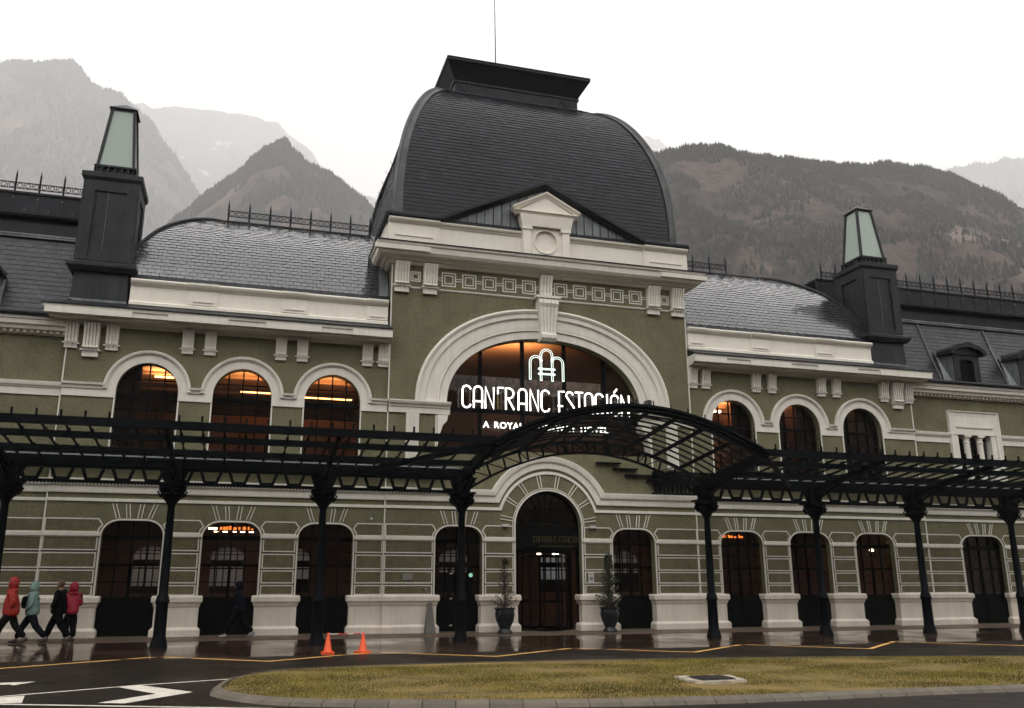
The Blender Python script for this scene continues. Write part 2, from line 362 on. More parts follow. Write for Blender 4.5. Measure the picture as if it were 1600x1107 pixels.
# wings
for sg in (-1, 1):
    x0, x1 = (-B_, -A) if sg < 0 else (A, B_)
    holes = [rectarch(sg * x, WR, WZ, WB) for x in XW] + [flat_arch(c, h) for c, h in DOORS if c * sg > 0]
    for h in holes:
        for i, p in enumerate(h):
            if p[1] <= .001: h[i] = (p[0], .012)
    MB().plate([(x0, 0), (x1, 0), (x1, 10.1), (x0, 10.1)], 0, .42, holes).build('wing_wall', 'stucco', st)
door0 = [(-1.28, .012), (1.28, .012)] + arc(0, 3.66, 1.28, 0, 180, 24)
MB().plate([(-A, 0), (A, 0), (A, 13.35), (-A, 13.35)], CY, .42, [big, door0] + [[(x, max(z, .012)) for x, z in flat_arch(c, h)] for c, h in CD]).build('central_wall', 'stucco', st)
wl = MB(); wl.box(-A, -A + .4, .43, 7.8, 9.9, 13.35); wl.box(A - .4, A, .43, 7.8, 9.9, 13.35); build_split(wl, 'side_wall', 'stucco', st, 0.3)
for sg in (-1, 1):
    tri = [[(sg * 19.0 + i * .0, 5.8)] for i in ()]
    xs = sorted((sg * B_, sg * 27))
    holes = [[(x, max(z, .012)) for x, z in flat_arch(c, h)] for c, h in OD if c * sg > 0]
    for cw in (20.25, 24.8):
        cx = sg * cw; holes += [[(cx - 1.1, 5.8), (cx + 1.1, 5.8), (cx + 1.1, 8.0), (cx - 1.1, 8.0)]]
    MB().plate([(xs[0], 0), (xs[1], 0), (xs[1], 9.8), (xs[0], 9.8)], .2, .6, holes).build('outer_wall', 'stucco', st)

# horizontal mouldings
belt = [(0, 0), (.17, 0), (.17, .1), (.13, .12), (.0, .05), (0, .09), (-.08, .11), (-.12, .19), (-.16, .2), (-.16, .24), (-.2, .24), (-.2, 0)]
def belt_prof(dz): return [(n, d) for n, d in [(-.225, -.02), (-.225, .06), (-.19, .07), (-.04, .075), (.0, .09), (.03, .15), (.1, .17), (.19, .19), (.225, .19), (.225, -.02)]]
def facade_strip(segs, z, prof, name, mt, y0=0.):
    m = MB()
    for x0, x1 in segs: m.sweep([(x0, z), (x1, z)], prof, y0=y0)
    return build_split(m, name, mt, st)
bp = belt_prof(0)
facade_strip([(-B_, -A), (A, B_)], 4.685, bp, 'belt_moulding', 'white')
facade_strip([(-27, -B_), (B_, 27)], 4.685, bp, 'belt_moulding', 'white', .2)
th0 = math.degrees(math.asin((4.685 - 3.72) / 2.26))
hood = [(-A, 4.685)] + [p for p in arc(0, 3.72, 2.26, 180 - th0, th0, 28)] + [(A, 4.685)]
MB().sweep(hood, bp, y0=CY).build('door_hood_moulding', 'white', st)
lp = [(-.05, -.01), (-.05, .05), (.05, .05), (.05, -.01)]
th1 = math.degrees(math.asin((4.24 - 3.66) / 1.94))
m = MB().sweep([(-B_, 4.24), (-A, 4.24)], lp).sweep([(A, 4.24), (B_, 4.24)], lp).sweep([(-27, 4.24), (-B_, 4.24)], lp, y0=.2).sweep([(B_, 4.24), (27, 4.24)], lp, y0=.2)
m.sweep([(-A, 4.24)] + arc(0, 3.66, 1.94, 180 - th1, th1, 28) + [(A, 4.24)], lp, y0=CY)
build_split(m, 'string_line', 'white', st, 0.05)

# rusticated courses
course_edges = [(1.25, 1.585), (1.635, 2.055), (2.105, 2.59), (2.65, 3.1), (3.21, 3.655)]
def course_panels(xa, xb, la, lb, y0, mo, mw_):
    """la / lb True when that end meets an opening with rounded corner"""
    for z0, z1 in course_edges:
        a, b = xa, xb
        if z0 < 3.15:
            poly = [(a, z0), (b, z0), (b, z1), (a, z1)]
        else:
            poly = [(a, z0)] + [(b, z0)]
            if lb: poly += [(b + .02, 3.32), (b + .12, 3.46), (b - .02, z1)]
            else: poly += [(b, z1)]
            if la: poly += [(a + .02, z1), (a - .12, 3.46), (a - .02, 3.32)]
            else: poly += [(a, z1)]
        mo.plate(poly, y0 - .035, y0 + .01)
        mw_.sweep(poly, [(0, -.03), (0, .0), (.038, .0), (.038, -.03)], closed=True, y0=y0 - .045)
def spans(x0, x1, ops):
    out = []; x = x0; la = False
    for c, h in sorted(ops):
        out.append((x + (.09 if la else .03), c - h - .09, la, True)); x = c + h; la = True
    out.append((x + (.09 if la else .03), x1 - .03, la, False)); return out
mo, mwh = MB(), MB()
for x0, x1, ops, y0 in [(-B_, -A, [d for d in DOORS if d[0] < 0], 0), (A, B_, [d for d in DOORS if d[0] > 0], 0), (-A, A, CD + [(0, 1.28)], CY), (-27, -B_, [d for d in OD if d[0] < 0], .2), (B_, 27, [d for d in OD if d[0] > 0], .2)]:
    for a, b, la, lb in spans(x0, x1, ops):
        lA = la and abs(a - 1.37) > .05; lB = lb and abs(b + 1.37) > .05
        course_panels(a, b, lA, lB, y0, mo, mwh)
        mwh.box(a - .07 if la else a, b + .07 if lb else b, y0 - .08, y0 + .01, 3.1, 3.215)
        mwh.box(a - .09, a - .09 + .03, y0 - .004, y0 + .0, 0, .01)
    for c, h in ops:
        if abs(c) < .1: continue
        fa = flat_arch(c, h, 1.25)
        path = [fa[0]] + fa[:1:-1] + [fa[1]]
        mwh.sweep([(c - h, 1.25)] + fa[:1:-1] + [(c + h, 1.25)], [(0, -.02), (0, .02), (.055, .02), (.055, -.02)], y0=y0)
        for i, o_ in enumerate((-.52, -.18, .18, .52)):
            for e in (-.055, .055):
                xb_ = c + o_ * .92 + e; xt = c + o_ * 1.22 + e
                mwh.plate([(xb_ - .013, 3.67), (xb_ + .013, 3.67), (xt + .013, 4.13), (xt - .013, 4.13)], y0 - .035, y0 + .01)
# central door voussoirs
for dlt in (12, 36, 59, 81):
    for s_ in (-1, 1):
        for e in (-2.0, 2.0):
            a = math.radians(90 + s_ * dlt + e)
            ca, sa = math.cos(a), math.sin(a); tx, tz = -sa * .014, ca * .014
            mwh.plate([(1.4 * ca - tx, 3.66 + 1.4 * sa - tz), (1.88 * ca - tx, 3.66 + 1.88 * sa - tz), (1.88 * ca + tx, 3.66 + 1.88 * sa + tz), (1.4 * ca + tx, 3.66 + 1.4 * sa + tz)], CY - .035, CY + .01)
mwh.sweep([(-1.28, 1.25)] + arc(0, 3.66, 1.28, 180, 0, 28) + [(1.28, 1.25)], [(0, -.02), (0, .03), (.06, .03), (.06, -.02)], y0=CY)
mwh.sweep(arc(0, 3.66, 1.37, 180, 0, 28), [(0, -.02), (0, .035), (.025, .035), (.025, -.02)], y0=CY)
for x, y0 in ((-A, CY), (A, CY), (-B_, 0), (B_, 0)):
    mwh.box(x - .02, x + .02, y0 - .03, y0 + .05, 1.25, 4.46); mwh.box(x - .02, x + .02, y0 - .03, y0 + .05, 4.91, 7.6)
    mwh.box(x - .02, x + .02, y0 - .03, y0 + .05, 8.05, 13.25 if abs(x) < 7 else 9.3)
build_split(mo, 'rusticated_course', 'stucco_low', st, 0.18); build_split(mwh, 'white_joint_line', 'white', st, 0.2)

# plinth
pp = [(-.02, 0), (.15, 0), (.15, .2), (.08, .27), (.06, .28), (.06, .88), (.09, .93), (.11, 1.02), (.16, 1.06), (.16, 1.2), (.13, 1.25), (-.02, 1.25)]
m = MB()
for x0, x1, ops, y0 in [(-B_, -A, [d for d in DOORS if d[0] < 0], 0), (A, B_, [d for d in DOORS if d[0] > 0], 0), (-A, A, CD + [(0, 1.28)], CY), (-27, -B_, [d for d in OD if d[0] < 0], .2), (B_, 27, [d for d in OD if d[0] > 0], .2)]:
    for a, b, la, lb in spans(x0, x1, ops):
        path = []
        a -= .09 if la else .03; b += .09 if lb else .03
        if la: path += [(a, .3)]
        path += [(a, y0), (b, y0)]
        if lb: path += [(b, .3)]
        q = [(-o if False else o, z) for o, z in pp]
        m.sweep(path, q, plan=True)
build_split(m, 'plinth', 'plinth', st, 0.1)

# upper arches and spring band
m = MB(); band = [(-.22, -.02), (-.22, .05), (.0, .055), (.03, .09), (.06, .1), (.09, .14), (.16, .16), (.22, .17), (.22, -.02)]
bandf = [(-.22, -.02), (-.22, .05), (.22, .05), (.22, -.02)]
ring = [(0, -.02), (0, .05), (.27, .055), (.28, .09), (.31, .1), (.32, .14), (.39, .16), (.41, .14), (.41, -.02)]
for sg in (-1, 1):
    for x in XW:
        m.sweep(arc(sg * x, WZ, WR, 180, 0, 26), ring)
        for s_ in (-1, 1): m.box(sg * x + s_ * WR, sg * x + s_ * (WR + .05), -.03, .1, WB, 7.6)
    xs = [A + .02, XW[0] - WR, XW[0] + WR, XW[1] - WR, XW[1] + WR, XW[2] - WR, XW[2] + WR, B_ - .02]
    for i in range(0, 8, 2):
        a, b = sorted((sg * xs[i], sg * xs[i + 1])); m.sweep([(a, 7.82), (b, 7.82)], bandf)
        a2, b2 = a + (.33 if abs(a) not in (A + .02, B_ - .02) else 0), b - (.33 if abs(b) not in (A + .02, B_ - .02) else 0)
        m.sweep([(a2, 7.98), (b2, 7.98)], [(-.12, .04), (-.12, .09), (-.04, .11), (0, .17), (.07, .19), (.07, .04)])
build_split(m, 'window_surround_band', 'white', st, 0.3)
m = MB()
for xs in ((-27, -B_ - .02), (B_ + .02, 27)): 
    segs = [xs]
    for cw in (20.25, 24.8):
        cx = cw if xs[0] > 0 else -cw; new = []
        for a, b in segs:
            if a < cx < b: new += [(a, cx - 1.35), (cx + 1.35, b)]
            else: new.append((a, b))
        segs = new
    for a, b in segs: m.sweep([(a, 7.82), (b, 7.82)], band, y0=.2)
build_split(m, 'outer_spring_band', 'white', st, 0.3)
# triple window of outer wings
def triple(cx):
    y = .2; w_ = empty('window', (cx, y, 0), parent=st)
    f = MB(); f.sweep([(cx - 1.18, 5.8), (cx - 1.18, 8.85), (cx + 1.18, 8.85), (cx + 1.18, 5.8)][::1], [(0, -.02), (0, .06), (.12, .07), (.16, .12), (.2, .13), (.2, -.02)], y0=y)
    f.box(cx - 1.18, cx + 1.18, y - .05, y + .05, 8.0, 8.85); f.sweep([(cx - 1.0, 8.32), (cx + 1.0, 8.32)], [(-.03, 0), (-.03, .03), (.03, .05), (.03, 0)], y0=y - .05)
    f.box(cx - 1.3, cx + 1.3, y - .14, y, 5.7, 5.8)
    s1 = f.build('frame', 'white', w_)
    c = MB()
    for o in (-.36, .36):
        c.lathe([(.13, 0), (.13, 1.85), (.15, 1.87), (.15, 1.9), (.12, 1.93), (.14, 2.05), (.2, 2.1), (.2, 2.2)], cx + o, y + .12, 14, 5.8)
        c.box(cx + o - .2, cx + o + .2, y - .04, y + .34, 7.93, 8.05)
    for o in (-1.03, 1.03): c.box(cx + o - .13, cx + o + .13, y - .02, y + .35, 5.8, 8.0)
    build_split(c, 'colonnette', 'white', w_, 0.05)
    MB().box(cx - 1.1, cx + 1.1, y + .3, y + .33, 5.8, 8.0).build('pane', 'glass', w_)
    for q in w_.children: q.matrix_parent_inverse = Matrix.Translation((-cx, -y, 0))
for cx in (-20.25, 20.25, 24.8): triple(cx)

# corbels
def corbel(x, wd, z0, z1, dep, y0, scroll=False, foot=.14):
    m = MB(); n = 4 if not scroll else 5; dw = wd / n
    prof = [(z1, dep), (z0 + (z1 - z0) * .55, dep * .62), (z0 + .12, dep * .5), (z0 + .05, dep * (.75 if scroll else .55)), (z0, dep * .55)]
    for i in range(n):
        a = x - wd / 2 + i * dw + dw * .18; b = a + dw * .64
        for j in range(len(prof) - 1):
            za, da = prof[j]; zb, db = prof[j + 1]
            m.add([(a, y0 - da - .05, za), (b, y0 - da - .05, za), (b, y0 - db - .05, zb), (a, y0 - db - .05, zb), (a, y0, za), (b, y0, za), (b, y0, zb), (a, y0, zb)], [(0, 3, 2, 1), (0, 4, 7, 3), (1, 2, 6, 5), (0, 1, 5, 4), (3, 7, 6, 2), (4, 5, 6, 7)])
    for j in range(len(prof) - 1):
        za, da = prof[j]; zb, db = prof[j + 1]; a, b = x - wd / 2, x + wd / 2
        m.add([(a, y0 - da, za), (b, y0 - da, za), (b, y0 - db, zb), (a, y0 - db, zb), (a, y0 + .01, za), (b, y0 + .01, za), (b, y0 + .01, zb), (a, y0 + .01, zb)], [(0, 3, 2, 1), (0, 4, 7, 3), (1, 2, 6, 5), (0, 1, 5, 4), (3, 7, 6, 2), (4, 5, 6, 7)])
    m.box(x - wd / 2 - .06, x + wd / 2 + .06, y0 - dep * .62, y0 + .01, z0 - .045, z0)
    m.box(x - wd / 2 + .0, x + wd / 2 - .0, y0 - dep * .4, y0 + .01, z0 - foot - .04, z0 - .046)
    for i in range(3):
        cx = x - wd / 3 + i * wd / 3
        m.plate([(cx - wd * .13, z0 - .047), (cx + wd * .13, z0 - .047), (cx, z0 - .12)], y0 - dep * .4 - .03, y0 - dep * .4)
    return m.build('corbel', 'white', st)
for sg in (-1, 1):
    for c in (13.05, 12.31, 9.92, 9.18, 6.86, 6.24 if False else 6.28): corbel(sg * c, .38, 9.43, 10.06, .22, 0)
    corbel(sg * 16.72, .4, 9.38, 10.06, .22, 0); corbel(sg * 16.1, .5, 9.17, 10.06, .3, 0, True, .2); corbel(sg * 15.46, .4, 9.38, 10.06, .22, 0)
    for c in (5.7, 4.62): corbel(sg * c, .54, 12.42, 13.3, .3, CY, True, .22)
corbel(0, .5, 12.5, 13.3, .28, CY, False, .05)
# keystone
m = MB(); kp = [(12.33, .3), (12.25, .42), (12.1, .46), (11.95, .4), (11.2, .33), (10.95, .33), (10.85, .42), (10.72, .42), (10.62, .3)]
for i in range(-1, 5):
    if i < 0: a0, a1, ex = -.3, .3, 0
    for j in range(len(kp) - 1):
        za, da = kp[j]; zb, db = kp[j + 1]
        wa = .40 if za > 11.9 else .31; wb = .40 if zb > 11.9 else .31
        if i < 0: xa0, xa1, xb0, xb1, e = -wa, wa, -wb, wb, 0
        else:
            f0, f1 = -1 + i * .4 + .04, -1 + i * .4 + .36; xa0, xa1, xb0, xb1, e = wa * f0, wa * f1, wb * f0, wb * f1, .03
        m.add([(xa0, CY - da - e, za), (xa1, CY - da - e, za), (xb1, CY - db - e, zb), (xb0, CY - db - e, zb), (xa0, CY + .1, za), (xa1, CY + .1, za), (xb1, CY + .1, zb), (xb0, CY + .1, zb)], [(0, 3, 2, 1), (0, 4, 7, 3), (1, 2, 6, 5), (0, 1, 5, 4), (3, 7, 6, 2), (4, 5, 6, 7)])
m.box(-.5, .5, CY - .45, CY, 12.33, 12.42)
m.build('keystone', 'white', st)
# big arch surround
out_ = sell(0, 8.04, 5.1, 3.86, 2.15, 40)
def ringp(f): return [(i_[0] + (o_[0] - i_[0]) * f, i_[1] + (o_[1] - i_[1]) * f) for i_, o_ in zip(big_in, out_)]
m = MB()
def band_between(f0, f1, d0, d1):
    a, b = ringp(f0), ringp(f1); n = len(a); o = len(m.v)
    vs = []
    for p, q in zip(a, b): vs += [(p[0], CY - d0, p[1]), (q[0], CY - d1, q[1]), (q[0], CY + .02, q[1]), (p[0], CY + .02, p[1])]
    fs = [(4 * i + j, 4 * i + (j + 1) % 4, 4 * i + 4 + (j + 1) % 4, 4 * i + 4 + j) for i in range(n - 1) for j in range(4)] + [(0, 1, 2, 3), (4 * n - 1, 4 * n - 2, 4 * n - 3, 4 * n - 4)]
    m.add(vs, fs)
for f0, f1, d0, d1 in [(0, .24, .04, .04), (.24, .27, .02, .07), (.27, .34, .1, .1), (.34, .37, .07, .07), (.37, .66, .085, .085), (.66, .7, .1, .13), (.7, .86, .16, .16), (.86, .93, .19, .24), (.93, 1, .24, .2)]: band_between(f0, f1, d0, d1)
m.build('great_arch_surround', 'white', st, smooth=True, angle=25)
# imposts, pilasters, consoles at the big window
m = MB()
imp = [(-.22, -.02), (-.22, .07), (-.03, .08), (0, .12), (.06, .13), (.1, .2), (.18, .24), (.22, .24), (.22, -.02)]
for sg in (-1, 1):
    a, b = sorted((sg * (A - .02), sg * 3.78)); m.sweep([(a, 7.82), (b, 7.82)], imp, y0=CY)
    m.box(sg * 4.93, sg * 5.4, CY - .1, CY, 5.9, 7.58)
    for i in range(5): m.box(sg * (4.95 + i * .09), sg * (5.01 + i * .09), CY - .13, CY - .1, 5.95, 7.55)
    m.box(sg * 4.26, sg * 4.32, CY - .03, CY, 5.9, 7.58)
    for i in range(4):
        x0_ = 4.25 - .0 ; 
    pr = [(sg * 4.25, 7.57), (sg * 3.86, 7.57), (sg * 3.9, 7.35), (sg * 4.05, 7.2), (sg * 4.15, 6.9), (sg * 4.2, 6.6), (sg * 4.25, 6.4)]
    m.plate(pr if sg < 0 else pr[::-1], CY - .12, .3)
build_split(m, 'impost_and_pilaster', 'white', st, 0.3)
# frieze
m = MB()
for a, b in ((-A + .02, -.42), (.42, A - .02)):
    m.sweep([(a, 12.37), (b, 12.37)], [(-.035, -.01), (-.035, .02), (0, .05), (.035, .05), (.035, -.01)], y0=CY)
def sq(cx, cz, h, clipx=None):
    for hh, tt in ((h, .022), (h * .62, .018)):
        m.sweep([(cx - hh, cz - hh), (cx + hh, cz - hh), (cx + hh, cz + hh), (cx - hh, cz + hh)], [(0, -.01), (0, .02), (tt * 2, .02), (tt * 2, -.01)], closed=True, y0=CY)
for sg in (-1, 1):
    cs = [.66 + .805 * i for i in range(5)]
    for c in cs: sq(sg * c, 12.83, .28)
    sq(sg * 5.17, 12.83, .2)
    xs = [.28] + [v for c in cs for v in (c - .28, c + .28)] + [4.33]
    for i in range(0, len(xs), 2):
        a, b = sorted((sg * xs[i], sg * xs[i + 1]))
        for dz in (-.045, .045): m.box(a, b, CY - .02, CY + .01, 12.83 + dz - .014, 12.83 + dz + .014)
build_split(m, 'fret_frieze', 'white', st, 0.3)

# cornices
cW = [(-.02, 10.0), (.15, 10.02), (.22, 10.1), (.3, 10.12), (.55, 10.14), (.6, 10.2), (.68, 10.22), (.68, 10.36), (.72, 10.4), (.74, 10.5), (-.02, 10.5)]
flW = [(-.02, 10.504), (.78, 10.504), (.78, 10.53), (.02, 10.87), (-.02, 10.87)]
for sg in (-1, 1):
    p = [(-B_, 1.2), (-B_, 0), (-A - .004, 0)] if sg < 0 else [(A + .004, 0), (B_, 0), (B_, 1.2)]
    MB().sweep(p, cW, plan=True).build('wing_cornice', 'white', st)
    MB().sweep(p, flW, plan=True).build('cornice_flashing', 'zincd', st)
    m = MB()
    for a, b in ((14.84, 17.5), (11.76, 13.71), (8.6, 10.5), (6.07, 7.5)):
        a, b = sorted((sg * a, sg * b)); m.box(a, b, -.745, -.6, 10.2, 10.4)
    build_split(m, 'cornice_block', 'white', st, 0.3)
cC = [(-.02, 13.25), (.12, 13.27), (.2, 13.36), (.3, 13.38), (.34, 13.44), (.52, 13.5), (.6, 13.6), (.62, 13.8), (.68, 13.84), (.7, 13.93), (-.02, 13.93)]
pC = [(-A, 7.6), (-A, CY), (A, CY), (A, 7.6)]
MB().sweep(pC, cC, plan=True).build('central_cornice', 'white', st)
m = MB(); m.box(-6.82, -4.75, CY - .68, CY - .5, 13.62, 13.8); m.box(4.75, 6.82, CY - .68, CY - .5, 13.62, 13.8); build_split(m, 'cornice_block', 'white', st, 0.3)
MB().sweep(pC, [(-.02, 13.934), (.74, 13.934), (.74, 13.96), (.1, 14.14), (-.02, 14.14)], plan=True).build('cornice_flashing', 'zinc', st)
# parapets
for sg in (-1, 1):
    a, b = sorted((sg * 15.08, sg * (A + .1))); m = MB()
    m.box(a, b, -.02, .4, 10.85, 11.6); m.sweep([(a, 10.93), (b, 10.93)], [(-.08, 0), (-.08, .1), (.02, .1), (.06, .04), (.08, 0)], y0=-.02)
    m.sweep([(a, 11.66), (b, 11.66)], [(-.1, -.42), (-.1, .03), (-.06, .05), (-.02, .12), (.05, .16), (.09, .16), (.12, .13), (.12, -.42)], y0=-.02)
    for c0, c1 in ((12.2, 13.15), (9.08, 10.0), (6.17, 6.95)):
        u, v = sorted((sg * c0, sg * c1)); m.box(u, v, -.07, -.02, 11.02, 11.58)
        m.box(u + .12, v - .12, -.105, -.07, 11.12, 11.17); m.sweep([(u, 11.66), (v, 11.66)], [(-.1, 0), (-.1, .08), (-.02, .17), (.05, .21), (.115, .21), (.115, 0)], y0=-.02)
    build_split(m, 'wing_parapet', 'whitec', st, 0.3)
    m = MB(); m.add([(a, .02, 11.78), (b, .02, 11.78), (b, .34, 12.1), (a, .34, 12.1)], [(0, 1, 2, 3)])
    n = int((b - a) / .42)
    for i in range(n + 1):
        x = a + (b - a) * i / n; m.bar((x, .015, 11.78), (x, .335, 12.1), .025, .04)
    m.build('roof_flashing', 'zinc', st)
m = MB(); yb = CY - .02
for a, b in ((-6.25, -.95), (.95, 6.25)):
    m.box(a, b, yb, yb + .5, 14.1, 14.95); m.sweep([(a, 15.0), (b, 15.0)], [(-.1, 0), (-.1, .03), (-.04, .06), (0, .12), (.06, .15), (.09, .15), (.09, -.4)], y0=yb)
for sg in (-1, 1):
    u, v = sorted((sg * 6.27, sg * 4.3)); m.box(u, v, yb - .08, yb, 14.1, 14.9); m.box(u + .25, v - .25, yb - .11, yb - .08, 14.4, 14.46)
    m.sweep([(u, 15.0), (v, 15.0)], [(-.1, .0), (-.1, .1), (0, .2), (.06, .23), (.092, .23), (.092, 0)], y0=yb)
    m.box(sg * 6.27, sg * 5.85, yb + .5, 7.6, 14.1, 15.09)
build_split(m, 'central_parapet', 'whitec', st, 0.3)
# aedicule with blind round niche
m = MB(); ya = CY - .22
circ = [(.47 * math.cos(2 * PI * i / 28), 14.72 + .47 * math.sin(2 * PI * i / 28)) for i in range(28)]
m.plate([(-.97, 14.05), (.97, 14.05), (.97, 15.3), (-.97, 15.3)], ya, CY + .2, [circ])
m.box(-.6, .6, ya + .09, CY + .1, 14.1, 15.29)
m.sweep(circ[::-1], [(0, 0), (0, .03), (.05, .03), (.05, 0)], closed=True, y0=ya)
for s_ in (-1, 1):
    m.box(s_ * .66, s_ * .97, ya - .1, ya, 14.05, 15.22); m.box(s_ * .6, s_ * 1.02, ya - .14, ya, 15.15, 15.3); m.box(s_ * .3, s_ * .62, ya - .04, ya, 14.12, 14.24)
m.add([(-1.02, ya - .14, 15.3), (1.02, ya - .14, 15.3), (1.12, ya - .2, 15.75), (-1.12, ya - .2, 15.75), (-1.02, CY, 15.3), (1.02, CY, 15.3), (1.12, CY, 15.75), (-1.12, CY, 15.75)], [(0, 1, 2, 3), (4, 7, 6, 5), (0, 3, 7, 4), (1, 5, 6, 2), (0, 4, 5, 1), (3, 2, 6, 7)])
m.sweep([(-1.3, 15.83), (1.3, 15.83)], [(-.07, -.2), (-.07, .0), (.0, .06), (.05, .12), (.08, .12), (.08, -.2)], y0=ya - .12)
m.plate([(-1.2, 15.9), (1.2, 15.9), (0, 16.6)], ya - .1, CY + .1)
m.sweep([(-1.38, 15.93), (0, 16.66), (1.38, 15.93)], [(-.06, -.3), (-.06, .02), (.0, .06), (.06, .13), (.12, .14), (.12, -.3)], y0=ya - .1)
m.build('pediment_niche', 'whitec', st)

# ------------------------------------------------------------------ roofs
def slates(m, P, s0, s1, xl, xr, course=.2, wd=.3, lift=.016, Nf=None):
    n = max(1, int((s1 - s0) / course)); cs = (s1 - s0) / n
    for i in range(n):
        a, b = s0 + i * cs, s0 + (i + 1) * cs + cs * .1; l, r = max(xl(a), xl(min(b, s1))) , min(xr(a), xr(min(b, s1))); l = xl(a); r = xr(a)
        if r - l < .05: continue
        x = l - (wd * .5 if i % 2 else 0)
        while x < r - 1e-6:
            x0 = max(x, l); x1 = min(x + wd, r); x += wd
            if x1 - x0 < .02: continue
            j = lift * random.uniform(.75, 1.3); g = .007
            p0, n0 = P(x0 + g, a); p1, _ = P(x1 - g, a); p2, n2 = P(min(x1 - g, xr(min(b, s1))), min(b, s1)); p3, _ = P(max(x0 + g, xl(min(b, s1))), min(b, s1))
            tw = random.uniform(-.004, .004)
            v = [p0 + n0 * (j + tw), p1 + n0 * (j - tw), p2 + n2 * .003, p3 + n2 * .003, p0 - n0 * .006, p1 - n0 * .006]
            m.add(v, [(0, 1, 2, 3), (4, 5, 1, 0)])
def curve(pts):
    L = [0]
    for p, q in zip(pts, pts[1:]): L.append(L[-1] + math.hypot(q[0] - p[0], q[1] - p[1]))
    def f(s):
        s = min(max(s, 0), L[-1])
        for i in range(len(L) - 1):
            if s <= L[i + 1] + 1e-9:
                k = (s - L[i]) / (L[i + 1] - L[i]); d = (pts[i][0] + (pts[i + 1][0] - pts[i][0]) * k, pts[i][1] + (pts[i + 1][1] - pts[i][1]) * k)
                t_ = ((pts[i + 1][0] - pts[i][0]) / (L[i + 1] - L[i]), (pts[i + 1][1] - pts[i][1]) / (L[i + 1] - L[i])); return d, t_
    return f, L[-1]
def smoothpts(p, n=2):
    for _ in range(n):
        q = [p[0]]
        for a, b in zip(p, p[1:]): q += [(a[0] * .75 + b[0] * .25, a[1] * .75 + b[1] * .25), (a[0] * .25 + b[0] * .75, a[1] * .25 + b[1] * .75)]
        q.append(p[-1]); p = q
    return p
# dome
DP = smoothpts([(0, 15.35), (.0, 16.4), (.08, 17.6), (.26, 18.8), (.56, 19.9), (1.0, 21.0), (1.5, 21.85), (2.1, 22.45), (2.75, 22.66)])
df, DL = curve(DP); DX, DY0, DY1 = 5.98, .18, 8.1
dome = empty('dome_roof', (0, 0, 0), parent=st)
def domeface(side):
    def P(a, s):
        (i, z), (ti, tz) = df(s)
        if side == 0: return Vector((a, DY0 + i, z)), Vector((0, -tz, ti))
        if side == 1: return Vector((-DX + i, a, z)), Vector((-tz, 0, ti))
        if side == 2: return Vector((DX - i, a, z)), Vector((tz, 0, ti))
        return Vector((a, DY1 - i, z)), Vector((0, tz, ti))
    m = MB()
    if side in (0, 3): xl = lambda s: -DX + df(s)[0][0]; xr = lambda s: DX - df(s)[0][0]
    else: xl = lambda s: DY0 + df(s)[0][0]; xr = lambda s: DY1 - df(s)[0][0]
    slates(m, P, 0, DL, xl, xr, .165, .3, .02)
    return m
for i in range(4): domeface(i).build('slate_slope', 'slate', dome, fix=False)
# solid under-surface
m = MB(); k = len(DP); vs = []
for i, z in DP: vs += [(-DX + i + .01, DY0 + i + .01, z), (DX - i - .01, DY0 + i + .01, z), (DX - i - .01, DY1 - i - .01, z), (-DX + i + .01, DY1 - i - .01, z)]
m.add(vs, [(4 * i + j, 4 * i + (j + 1) % 4, 4 * i + 4 + (j + 1) % 4, 4 * i + 4 + j) for i in range(k - 1) for j in range(4)] + [(4 * k - 4, 4 * k - 3, 4 * k - 2, 4 * k - 1)]); m.build('underlay', 'zincd', dome)
m = MB()
for sx, sy in ((-1, -1), (1, -1), (-1, 1), (1, 1)):
    pts = [(sx * (DX - i + .01), (DY0 + i - .01) if sy < 0 else (DY1 - i + .01), z) for i, z in DP]; m.tube(pts, .09, 8)
    for p, q in zip(pts[::1], pts[1::1]):
        d = Vector((sx * .26, 0, 0)); e = Vector((0, sy * .26, 0)); p_, q_ = Vector(p), Vector(q); o = Vector((sx * .045, sy * .045, 0))
        m.add([p_ + o, q_ + o, q_ + o - d * 1.3, p_ + o - d * 1.3], [(0, 1, 2, 3)]); m.add([p_ + o, q_ + o, q_ + o - e * 1.3, p_ + o - e * 1.3], [(0, 1, 2, 3)])
build_split(m, 'hip_rib', 'zinch', dome, 0.02)
m = MB()
for p in range(14):
    a = 2 + p * 3; (i, z), _ = df(a * .19); m.tube([(-DX + i - .0, 6.6, z), (-DX + i - .14, 6.6, z + .1), (-DX + i - .13, 6.6, z + .2)], .012, 4)
build_split(m, 'snow_hook', 'zinc', dome, 0.05)
m = MB()     # gutter rolls
for sg in (-1, 1):
    a, b = sorted((sg * 6.3, sg * 4.2)); m.tube([(a, CY - .12, 15.22), (b, CY - .12, 15.22)], .14, 10); m.box(a, b, CY - .1, .25, 15.1, 15.34)
    m.tube([(sg * 6.28, CY - .12, 15.22), (sg * 6.28, 7.8, 15.22)], .14, 10); m.box(sg * 6.25, sg * 5.9, .25, 7.8, 15.1, 15.34)
m.box(-4.2, 4.2, CY + .0, .25, 15.096, 15.14)
build_split(m, 'gutter', 'zincd', dome, 0.02)
